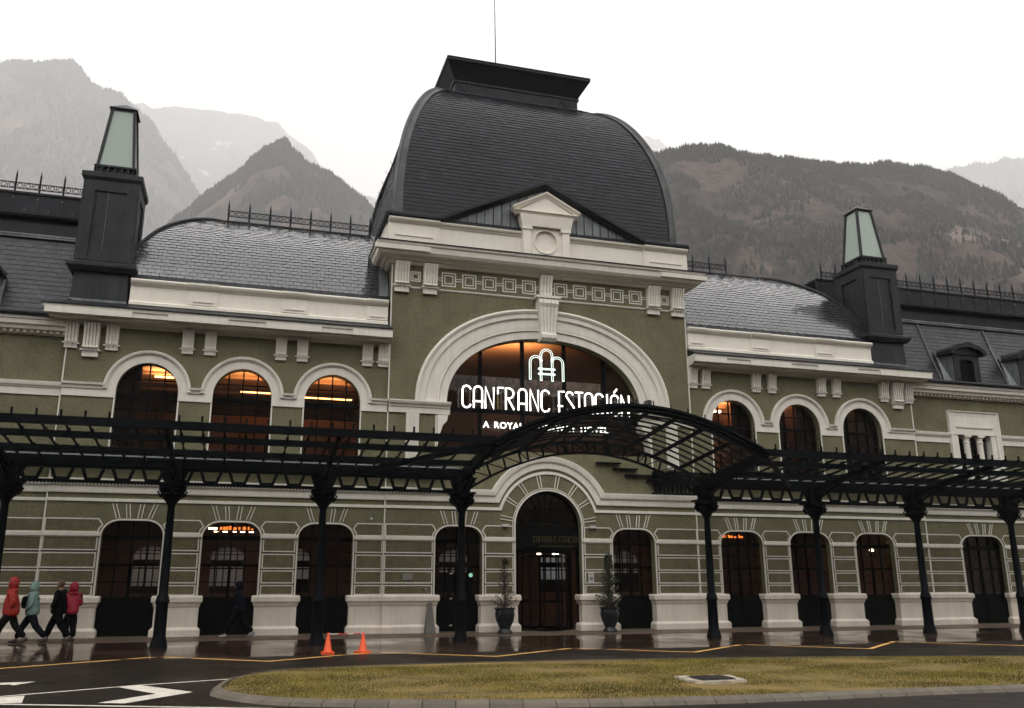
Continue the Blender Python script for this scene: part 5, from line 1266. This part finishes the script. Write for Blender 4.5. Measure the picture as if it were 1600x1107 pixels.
def potted(x, y, lab, leafm, dens, H, wide, seed):
    r = random.Random(seed); p = empty('potted_shrub', (x, y, gz(y)), lab, 'potted plant', 'potted shrubs beside the entrance')
    m = MB(); m.lathe([(.24, 0), (.26, .03), (.25, .07), (.19, .12), (.18, .16), (.22, .24), (.3, .4), (.335, .58), (.33, .7), (.32, .77), (.36, .79), (.37, .83), (.34, .84), (.31, .8), (.05, .78)], 0, 0, 28)
    for s_ in range(4):
        a = s_ * PI / 2 + .6; pts = []
        for q in range(9): b = a + (q - 4) * .14; pts.append((.335 * math.cos(b), .335 * math.sin(b), .62 - .09 * math.cos((q - 4) * PI / 8)))
        m.tube(pts, .014, 5)
    m.build('pot', 'pot', p, smooth=True).matrix_parent_inverse = Matrix()
    MB().lathe([(.0, .795), (.31, .795)], 0, 0, 16).build('soil', 'soil', p).matrix_parent_inverse = Matrix()
    t_ = MB(); lv = []
    t_.tube([(0, 0, .78), (.02, .01, 1.3), (-.02, .0, 1.9), (.03, 0, H - .15)], [.03, .024, .016, .006], 6)
    def leaf(c, s):
        d = Vector((r.gauss(0, 1), r.gauss(0, 1), r.gauss(0, .7))).normalized(); u = d.cross(Vector((r.gauss(0, 1), r.gauss(0, 1), r.gauss(0, 1)))).normalized()
        lv.append([c - u * s * .35, c + u * s * .35, c + d * s]); 
    for i in range(dens):
        z = r.uniform(.85, H - .1); k_ = (z - .8) / (H - .8); rad = wide * (1 - k_) ** .7 * (.9 if k_ > .25 else 1.4) * r.uniform(.5, 1.1) + .06; a = r.uniform(0, 2 * PI)
        p0 = Vector((0, 0, max(.8, z - rad * .8))); p1 = Vector((rad * math.cos(a), rad * math.sin(a), z + rad * .25)); mid = (p0 + p1) / 2 + Vector((0, 0, .03)); t_.tube([p0, mid, p1], [.009, .006, .003], 4)
        for q in range(11 if leafm == 'leaf2' else 8):
            f_ = r.uniform(.3, 1.05); leaf(p0.lerp(p1, f_) + Vector((r.gauss(0, .03), r.gauss(0, .03), r.gauss(0, .03))), r.uniform(.04, .085))
    for i in range(40): a = r.uniform(0, 2 * PI); R_ = r.uniform(.1, .34); leaf(Vector((R_ * math.cos(a), R_ * math.sin(a), .84 + r.uniform(0, .1))), .07)
    t_.build('trunk', 'twig', p).matrix_parent_inverse = Matrix()
    o = trimesh('crown', np.array([[tuple(v) for v in tri__] for tri__ in lv]), leafm); o.parent = p
potted(-1.92, -.85, 'sparse dry shrub in a dark glazed pot left of the revolving door', 'leaf1', 110, 2.62, .34, 3)
potted(1.98, -.85, 'fuller dark leafy shrub in a dark glazed pot right of the revolving door', 'leaf2', 220, 2.75, .4, 9)

# ------------------------------------------------------------------ PEOPLE
def skinmesh(name, verts, edges, rad, root=0, sub=1):
    me = bpy.data.meshes.new(name); me.from_pydata(verts, edges, []); o = bpy.data.objects.new(name, me); col.objects.link(o)
    md = o.modifiers.new('s', 'SKIN'); md.use_smooth_shade = True
    for i, r in enumerate(rad):
        sv = me.skin_vertices[0].data[i]; sv.radius = r if isinstance(r, tuple) else (r, r); sv.use_root = i == root
    ms = o.modifiers.new('u', 'SUBSURF'); ms.levels = sub; ms.render_levels = sub
    dg = bpy.context.evaluated_depsgraph_get(); m2 = bpy.data.meshes.new_from_object(o.evaluated_get(dg)); bpy.data.objects.remove(o); bpy.data.meshes.remove(me)
    m2.name = name; return m2
def meshdata(me): return [tuple(v.co) for v in me.vertices], [tuple(p.vertices) for p in me.polygons]
def ellipsoid(m, c, r, n=14, k=10, warp=None):
    vs = [(0, 0, 1)]; 
    for i in range(1, k):
        a = PI * i / k; vs += [(math.sin(a) * math.cos(2 * PI * j / n), math.sin(a) * math.sin(2 * PI * j / n), math.cos(a)) for j in range(n)]
    vs.append((0, 0, -1)); fs = [(0, 1 + j, 1 + (j + 1) % n) for j in range(n)]
    for i in range(k - 2): fs += [(1 + i * n + j, 1 + (i + 1) * n + j, 1 + (i + 1) * n + (j + 1) % n, 1 + i * n + (j + 1) % n) for j in range(n)]
    L = len(vs) - 1; fs += [(L, 1 + (k - 2) * n + (j + 1) % n, 1 + (k - 2) * n + j) for j in range(n)]
    out = []
    for v in vs:
        p = Vector(v)
        if warp: p = warp(p)
        out.append((c[0] + p.x * r[0], c[1] + p.y * r[1], c[2] + p.z * r[2]))
    m.add(out, fs)
def person(lab, x, y, head, h, jacket, trouser, stride=.3, lean=.06, hood=True, jlen=.78, armsw=.25, hairc=None, pack=None, shoe='shoe', armfold=False, ph=1, bulk=1.):
    s = h / 1.75; z0 = gz(y); p = empty('person', (x, y, z0), lab, 'person'); p.rotation_euler = (0, 0, head)
    def V(a, b, c): return (a * s + lean * max(0, c - .9) * s, b * s, c * s)
    fr, bk = stride, -stride; J = 1.22
    L = {'pel': V(0, 0, .94), 'sp': V(.01, 0, 1.12), 'ch': V(.0, 0, 1.32), 'nk': V(.0, 0, 1.48), 'hd': V(.03, 0, 1.6), 'ht': V(.035, 0, 1.7)}
    legs = []
    for sd, f in ((1, fr * ph), (-1, bk * ph)):
        hip = V(0, sd * .09, .9); kn = V(f * .62 + (.05 if f > 0 else .04), sd * .095, .5 + .0); an = V(f * 1.35 - (0 if f > 0 else .08), sd * .1, .09 + (.06 if f < 0 and stride > .1 else 0)); toe = V(f * 1.35 + .16 - (0 if f > 0 else .08), sd * .11, .04); legs.append((hip, kn, an, toe))
    arms = []
    for sd, f in ((1, -armsw * ph), (-1, armsw * ph)):
        sh = V(0, sd * .19, 1.4); el = V(f * .5 - .02, sd * .25, 1.13); 
        wr = V(f * .9 + .1, sd * (.2 if not armfold else .1), .97 if not armfold else 1.12); hd_ = V(f * .9 + .1, sd * (.14 if not armfold else .03), .9 if not armfold else 1.13); arms.append((sh, el, wr, hd_))
    # body
    vs = [L['pel'], L['sp'], L['ch'], L['nk'], L['hd']]; es = [(0, 1), (1, 2), (2, 3), (3, 4)]; rd = [(.13 * s, .11 * s), (.12 * s, .1 * s), (.14 * s, .11 * s), .055 * s, .06 * s]
    for hip, kn, an, toe in legs:
        b = len(vs); vs += [hip, kn, an, toe]; es += [(0, b), (b, b + 1), (b + 1, b + 2), (b + 2, b + 3)]; rd += [.085 * s, .055 * s, .038 * s, .03 * s]
    for sh, el, wr, hd_ in arms:
        b = len(vs); vs += [sh, el, wr, hd_]; es += [(2, b), (b, b + 1), (b + 1, b + 2), (b + 2, b + 3)]; rd += [.052 * s, .04 * s, .027 * s, .03 * s]
    bm = MB(); bm.add(*meshdata(skinmesh('b', vs, es, rd)))
    hc = Vector(L['hd']) + Vector((.0, 0, .03 * s))
    def warp(q):
        x_, y_, z_ = q; k_ = 1
        if z_ < 0: k_ = 1 - .22 * (-z_)
        r = Vector((x_ * (1.05 if x_ > 0 else 1) , y_ * k_, z_))
        if x_ > .85 and -.35 < z_ < .15: r.x += .13 * (1 - abs(y_) * 4) if abs(y_) < .25 else 0
        if x_ > .8 and abs(abs(y_) - .33) < .12 and .0 < z_ < .25: r.x -= .07
        return r
    ellipsoid(bm, hc, (.1 * s, .078 * s, .122 * s), 20, 14, warp)
    for sd in (-1, 1): ellipsoid(bm, hc + Vector((-.005, sd * .08 * s, -.01)), (.018 * s, .01 * s, .03 * s), 6, 5)
    for (sh, el, wr, hd_), sd in zip(arms, (1, -1)):
        d = (Vector(hd_) - Vector(wr)).normalized(); a = Vector(hd_)
        sdv = Vector((0, 1, 0)).cross(d).normalized(); pv = d.cross(sdv)
        for i, ln in enumerate((.07, .078, .082, .075, .06)):
            if i == 0: st0 = a - d * .03 * s + sdv * .026 * s; e = st0 + (sdv * .6 + d * .6) * .05 * s; bm.tube([st0, (st0 + e) / 2, e], [.011 * s, .01 * s, .008 * s], 6)
            else:
                st0 = a + sdv * (.022 - (i - 1) * .015) * s; mid = st0 + d * ln * .55 * s; e = mid + (d * .7 - pv * .5 * sd) * ln * .5 * s; bm.tube([st0, mid, e], [.0095 * s, .009 * s, .0065 * s], 6)
    bm.build('body', 'skin', p, smooth=True, angle=80).matrix_parent_inverse = Matrix()
    # trousers
    vs = [V(0, 0, .96), V(0, 0, .9)]; es = [(0, 1)]; rd = [(.155 * s * bulk, .125 * s), (.15 * s * bulk, .12 * s)]
    for hip, kn, an, toe in legs:
        b = len(vs); ak = Vector(kn).lerp(Vector(an), .93); md = Vector(hip).lerp(Vector(kn), .5); vs += [tuple(Vector(hip) - Vector((0, 0, .04 * s))), tuple(md), kn, tuple(Vector(kn).lerp(Vector(an), .5)), tuple(ak)]; es += [(1, b), (b, b + 1), (b + 1, b + 2), (b + 2, b + 3), (b + 3, b + 4)]; rd += [.135 * s, .13 * s, .108 * s, .1 * s, .092 * s]
    tm = MB(); tm.add(*meshdata(skinmesh('t', vs, es, rd))); tm.build('trousers', trouser, p, smooth=True, angle=80).matrix_parent_inverse = Matrix()
    sm = MB()
    for hip, kn, an, toe in legs:
        a, t_ = Vector(an), Vector(toe); sm.tube([a + Vector((-.06, 0, -.02)) * s, a + Vector((-.02, 0, -.03)) * s, a.lerp(t_, .6) + Vector((0, 0, -.02 * s)), t_ + Vector((.03 * s, 0, -.005 * s))], [.045 * s, .055 * s, .05 * s, .03 * s], 10)
    
    for q_ in build_split(sm, 'shoe', shoe, p, .001, smooth=True, angle=80): q_.matrix_parent_inverse = Matrix()
    # jacket
    jb = jlen; vs = [V(0, 0, jb), V(0, 0, .95), V(.01, 0, 1.12), V(0, 0, 1.3), V(0, 0, 1.44)]; es = [(0, 1), (1, 2), (2, 3), (3, 4)]; rd = [(.2 * s * bulk, .2 * s * bulk), (.19 * s * bulk, .19 * s * bulk), (.18 * s * bulk, .18 * s * bulk), (.19 * s * bulk, .185 * s * bulk), (.11 * s, .11 * s)]
    for sh, el, wr, hd_ in arms:
        b = len(vs); vs += [sh, tuple(Vector(sh).lerp(Vector(el), .5)), el, tuple(Vector(el).lerp(Vector(wr), .5)), tuple(Vector(wr))]; es += [(3, b), (b, b + 1), (b + 1, b + 2), (b + 2, b + 3), (b + 3, b + 4)]; rd += [.1 * s, .095 * s, .085 * s, .075 * s, .062 * s]
    jm = MB(); jm.add(*meshdata(skinmesh('j', vs, es, rd, sub=2)))
    if hood:
        def hw(q):
            r = Vector(q)
            if r.x > .55: r.x = .55 + (r.x - .55) * .2; r.y *= .95
            if r.z < -.3: r.x *= .9
            if r.z > .6: r.z += .12; r.x -= .1
            return r
        ellipsoid(jm, hc + Vector((-.02 * s, 0, .0)), (.165 * s, .14 * s, .175 * s), 18, 14, lambda q: (hw(q)))
        # face opening: push front inwards
        for i_, v in enumerate(jm.v):
            dv = Vector(v) - hc
            if dv.x > .06 * s and abs(dv.y) < .06 * s and -.09 * s < dv.z < .06 * s and dv.length < .22 * s: jm.v[i_] = (v[0] - .09 * s, v[1], v[2])
        jm.tube([(hc.x - .01 * s, hc.y, hc.z - .12 * s), (hc.x - .03 * s, hc.y, hc.z - .2 * s)], [.12 * s, .17 * s], 12)
    jm.build('jacket', jacket, p, smooth=True, angle=80).matrix_parent_inverse = Matrix()
    if hairc:
        hm = MB(); ellipsoid(hm, hc + Vector((-.018 * s, 0, .022 * s)), (.1 * s, .086 * s, .112 * s), 18, 12, lambda q: Vector((min(q.x, .35), q.y, q.z))); hm.build('hair', hairc, p, smooth=True, angle=80).matrix_parent_inverse = Matrix()
    if pack:
        pm = MB(); fr_ = -1 if pack[1] == 'back' else 1
        kk = 1 if pack[1] == 'back' else .72; ellipsoid(pm, V(fr_ * .23, 0, 1.2), (.13 * s * kk, .17 * s * kk, .26 * s * kk), 16, 12, lambda q: Vector((math.copysign(abs(q.x) ** .7, q.x), math.copysign(abs(q.y) ** .6, q.y), math.copysign(abs(q.z) ** .75, q.z))))
        for sd in (-1, 1): pm.tube([V(fr_ * .18, sd * .11, 1.36), V(0, sd * .13, 1.47), V(-fr_ * .16, sd * .12, 1.3), V(fr_ * .1, sd * .14, 1.05)], .018 * s, 6)
        pm.build('backpack', pack[0], p, smooth=True, angle=80).matrix_parent_inverse = Matrix()
    return p
person('person in a red hooded rain jacket and dark trousers striding left past the plinth', -17.02, -1.9, PI + .1, 1.78, 'red', 'darkg', .26, .04, True, .7, .1, bulk=1.25)
person('person in a mint padded jacket with raised hood carrying a dark bag in front', -16.52, -1.6, PI, 1.66, 'teal', 'navyc', .3, .05, True, .76, .05, pack=('blackc', 'front'), ph=-1, bulk=1.18)
person('brown haired person in a long black coat and black trousers with legs apart', -15.84, -1.5, PI - .3, 1.76, 'blackc', 'blackc', .28, .0, False, .74, .03, hairc='hair', ph=-1, bulk=1.25)
person('person in a crimson hooded jacket seen from behind beside the black coat', -15.52, -1.35, PI / 2 + .3, 1.64, 'crimson', 'blackc', .05, .0, True, .8, .05, armfold=True, bulk=1.2)
person('person with a dark blue backpack cut off by the left edge of the photo', -17.72, -1.9, PI, 1.6, 'navyc', 'darkg', .3, .06, True, .78, .2, pack=('bluec', 'back'))
person('dark navy hooded person with pale shoes in front of the second glazed door', -10.72, -.75, PI - .15, 1.66, 'navyc', 'blackc', .3, .08, True, .78, .05, shoe='shoel', bulk=1.2)

# ------------------------------------------------------------------ MOUNTAINS
def mtn_mat(name, wood, rock, dark, snow, seed):
    m, t, b = nt(name); L = t.links; tc = N(t, 'ShaderNodeTexCoord'); b.inputs['Roughness'].default_value = 1; b.inputs['Specular IOR Level'].default_value = .1
    def noi(sc_, d=8, off=0, zs=1.):
        mp = N(t, 'ShaderNodeMapping'); mp.inputs['Location'].default_value = (off, off * 2, 0); mp.inputs['Scale'].default_value = (1, 1, zs); L.new(tc.outputs['Object'], mp.inputs[0])
        n = N(t, 'ShaderNodeTexNoise'); n.inputs['Scale'].default_value = sc_; n.inputs['Detail'].default_value = d; L.new(mp.outputs[0], n.inputs['Vector']); return n.outputs['Fac']
    def ramp(f, a, b_):
        r = N(t, 'ShaderNodeMapRange'); r.inputs['From Min'].default_value = a; r.inputs['From Max'].default_value = b_; L.new(f, r.inputs['Value']); return r.outputs[0]
    def mix(f, a, b_):
        x_ = N(t, 'ShaderNodeMix', data_type='RGBA'); L.new(f, x_.inputs[0])
        for k, v in ((6, a), (7, b_)):
            if isinstance(v, tuple): x_.inputs[k].default_value = (*v, 1)
            else: L.new(v, x_.inputs[k])
        return x_.outputs[2]
    c = mix(ramp(noi(seed[0], 9), .44, .58), dark, wood)
    c = mix(ramp(noi(seed[0] * 1.7, 10, 31), .58, .66), c, rock)
    c = mix(ramp(noi(seed[0] * 9, 6, 77), .35, .75), c, mix(ramp(noi(seed[0] * 14, 4, 5), .4, .6), dark, wood))
    if snow: c = mix(ramp(noi(seed[0] * 3.5, 12, 140), .62, .68), c, (.6, .6, .62))
    L.new(c, b.inputs['Base Color'])
    bp = N(t, 'ShaderNodeBump'); bp.inputs['Strength'].default_value = 1; bp.inputs['Distance'].default_value = .12 / seed[0]; L.new(noi(seed[0] * 5, 9, 12), bp.inputs['Height']); L.new(bp.outputs[0], b.inputs['Normal']); return m
def unpr(px, py, Yp):
    d = (px - 763) / 1343.36 * r2 - (py - 553.5) / 1343.36 * u2 + fw; t_ = (Yp - cp.y) / d.y; q = cp + d * t_; return q.x, q.z
def mountain(name, Yp, sil, mtl, rough=.06, tree=None, seed=1, slope=.85, ntree=0, jag=.0):
    pts = [unpr(px, py, Yp) for px, py in sil]; 
    dx = pts[1][0] - pts[0][0]; ext = (pts[-1][0] - pts[0][0]) * .25
    pts = [(pts[0][0] - ext, pts[0][1] * .93)] + pts + [(pts[-1][0] + ext, pts[-1][1] * .93)]
    xs_ = np.array([p[0] for p in pts]); zs_ = np.array([p[1] for p in pts]); nu, nv = 260, 70
    U = np.linspace(xs_[0], xs_[-1], nu); H = np.interp(U, xs_, zs_); ker = np.ones(5) / 5; H = np.convolve(np.pad(H, 2, 'edge'), ker, 'valid'); hm = zs_.max()
    depth = hm / slope; V_ = np.linspace(-.35, 1, nv); vs = []
    for v in V_:
        yy = Yp - v * depth * 1.0 if v > 0 else Yp - v * depth * 1.5
        for i, u in enumerate(U):
            z = H[i] * (1 - abs(v)) ** 1.05 if v > 0 else H[i] * (1 + v * 1.4)
            f_ = 3.2 / hm; q = Vector((u * f_, yy * f_, seed * 7.3)); nz = mnoise.fractal(q, 1.0, 2.0, 6) ; rd = 1 - abs(mnoise.noise(q * 1.6)) * 2
            am = min(1, abs(v) * 4); vs.append((u, yy + nz * hm * .1 * am, z + am * hm * rough * (nz + rd * .6) * (1.4 if v > 0 else .3) - am * hm * rough * .8 + jag * hm * mnoise.fractal(Vector((u * f_ * 6, 3, seed)), .8, 2, 6)))
    me = bpy.data.meshes.new(name); me.from_pydata(vs, [], [(j * nu + i, j * nu + i + 1, (j + 1) * nu + i + 1, (j + 1) * nu + i) for j in range(nv - 1) for i in range(nu - 1)]); me.materials.append(mtl)
    me.polygons.foreach_set('use_smooth', [True] * len(me.polygons)); o = bpy.data.objects.new(name, me); col.objects.link(o); struct(o)
    if ntree:
        vs = np.array(vs).reshape(nv, nu, 3); hgt = tree; T = []
        iu = rng.uniform(0, nu - 1.01, ntree); iv = rng.uniform(nv * .24, nv - 1.01, ntree); k2 = ntree // 7; iv[:k2] = rng.uniform(nv * .25, nv * .29, k2)
        i0, j0 = iu.astype(int), iv.astype(int); fu, fv = (iu - i0)[:, None], (iv - j0)[:, None]
        Pp = vs[j0, i0] * (1 - fu) * (1 - fv) + vs[j0, i0 + 1] * fu * (1 - fv) + vs[j0 + 1, i0] * (1 - fu) * fv + vs[j0 + 1, i0 + 1] * fu * fv
        keep = np.array([mnoise.fractal(Vector((p[0] * 9 / hm, p[1] * 9 / hm, p[2] * 9 / hm + seed)), .9, 2, 4) > -.16 for p in Pp]); keep[:k2] = rng.random(k2) > .2; Pp = Pp[keep]
        n_ = len(Pp); hh = hgt * rng.uniform(.45, 1.15, n_); tris = np.empty((n_, 4, 3, 3)); a0 = rng.uniform(0, PI, n_)
        for k in range(4):
            a, b = a0 + k * PI / 2, a0 + (k + 1) * PI / 2
            for c_, an in ((0, a), (1, b)): tris[:, k, c_, 0] = Pp[:, 0] + np.cos(an) * hh * .27; tris[:, k, c_, 1] = Pp[:, 1] + np.sin(an) * hh * .27; tris[:, k, c_, 2] = Pp[:, 2] - hh * .15
            tris[:, k, 2] = Pp; tris[:, k, 2, 2] += hh
        f = trimesh('forest', tris.reshape(-1, 3, 3), mforest); f['kind'] = 'stuff'; f['label'] = 'dark conifer forest covering the slope'
mforest = mat('forest_green', (.022, .023, .021), .95, var=.4, scale=.02, island=.5)
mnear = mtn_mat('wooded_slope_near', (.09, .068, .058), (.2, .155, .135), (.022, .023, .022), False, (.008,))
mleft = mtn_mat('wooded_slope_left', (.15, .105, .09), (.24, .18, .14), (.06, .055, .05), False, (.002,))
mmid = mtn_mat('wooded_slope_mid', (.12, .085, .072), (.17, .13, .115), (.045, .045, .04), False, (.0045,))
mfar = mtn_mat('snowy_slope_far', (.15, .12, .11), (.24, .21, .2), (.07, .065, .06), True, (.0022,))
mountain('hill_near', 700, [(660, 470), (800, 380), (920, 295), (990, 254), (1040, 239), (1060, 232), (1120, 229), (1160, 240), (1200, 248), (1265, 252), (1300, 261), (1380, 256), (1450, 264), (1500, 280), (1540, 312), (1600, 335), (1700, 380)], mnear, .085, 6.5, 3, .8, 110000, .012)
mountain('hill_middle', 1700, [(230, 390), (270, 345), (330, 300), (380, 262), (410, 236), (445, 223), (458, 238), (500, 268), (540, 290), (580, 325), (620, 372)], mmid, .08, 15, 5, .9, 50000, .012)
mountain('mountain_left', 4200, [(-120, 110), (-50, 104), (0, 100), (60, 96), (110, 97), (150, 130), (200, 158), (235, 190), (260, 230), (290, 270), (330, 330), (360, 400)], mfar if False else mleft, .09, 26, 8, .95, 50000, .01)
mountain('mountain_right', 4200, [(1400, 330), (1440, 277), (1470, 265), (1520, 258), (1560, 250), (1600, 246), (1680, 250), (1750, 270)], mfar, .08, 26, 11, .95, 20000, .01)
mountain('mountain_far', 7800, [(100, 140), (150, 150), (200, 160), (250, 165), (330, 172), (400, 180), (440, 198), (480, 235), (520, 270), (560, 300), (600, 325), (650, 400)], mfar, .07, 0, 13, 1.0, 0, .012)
mountain('mountain_behind', 7800, [(940, 300), (970, 225), (990, 212), (1010, 213), (1030, 218), (1045, 235), (1060, 290), (1080, 360)], mfar, .06, 0, 17, 1.0, 0, .01)
def unseen_hill():  # hill out of view behind the camera, added to block low sky light
    vs = []; nu, nv = 90, 24
    for j in range(nv):
        v = j / (nv - 1)
        for i in range(nu):
            a = math.radians(-168 + 156 * i / (nu - 1)); R = 260 + 700 * v; q = Vector((math.cos(a) * R / 300, math.sin(a) * R / 300, 4))
            vs.append((math.cos(a) * R, math.sin(a) * R - 40, -2 + 330 * v ** .9 * (1 + .18 * mnoise.noise(Vector((a * 3, 0, 0)))) + 45 * v * mnoise.fractal(q, .9, 2, 5)))
    m = MB().add(vs, [(j * nu + i, j * nu + i + 1, (j + 1) * nu + i + 1, (j + 1) * nu + i) for j in range(nv - 1) for i in range(nu - 1)])
    struct(m.build('sky_blocking_hill', mnear))
unseen_hill()
# haze
m, t, b = nt('haze_air'); t.nodes.remove(b); pv = N(t, 'ShaderNodeVolumePrincipled'); pv.inputs['Color'].default_value = (.998, .996, .996, 1); pv.inputs['Density'].default_value = .0002; pv.inputs['Anisotropy'].default_value = .2
t.links.new(pv.outputs[0], t.nodes['Material Output'].inputs['Volume'])
hz = MB().box(-9000, 11500, -1900, 10800, -1.2, 5400).build('haze', m, fix=True); hz['kind'] = 'stuff'; hz['label'] = 'thin pale mist filling the valley'
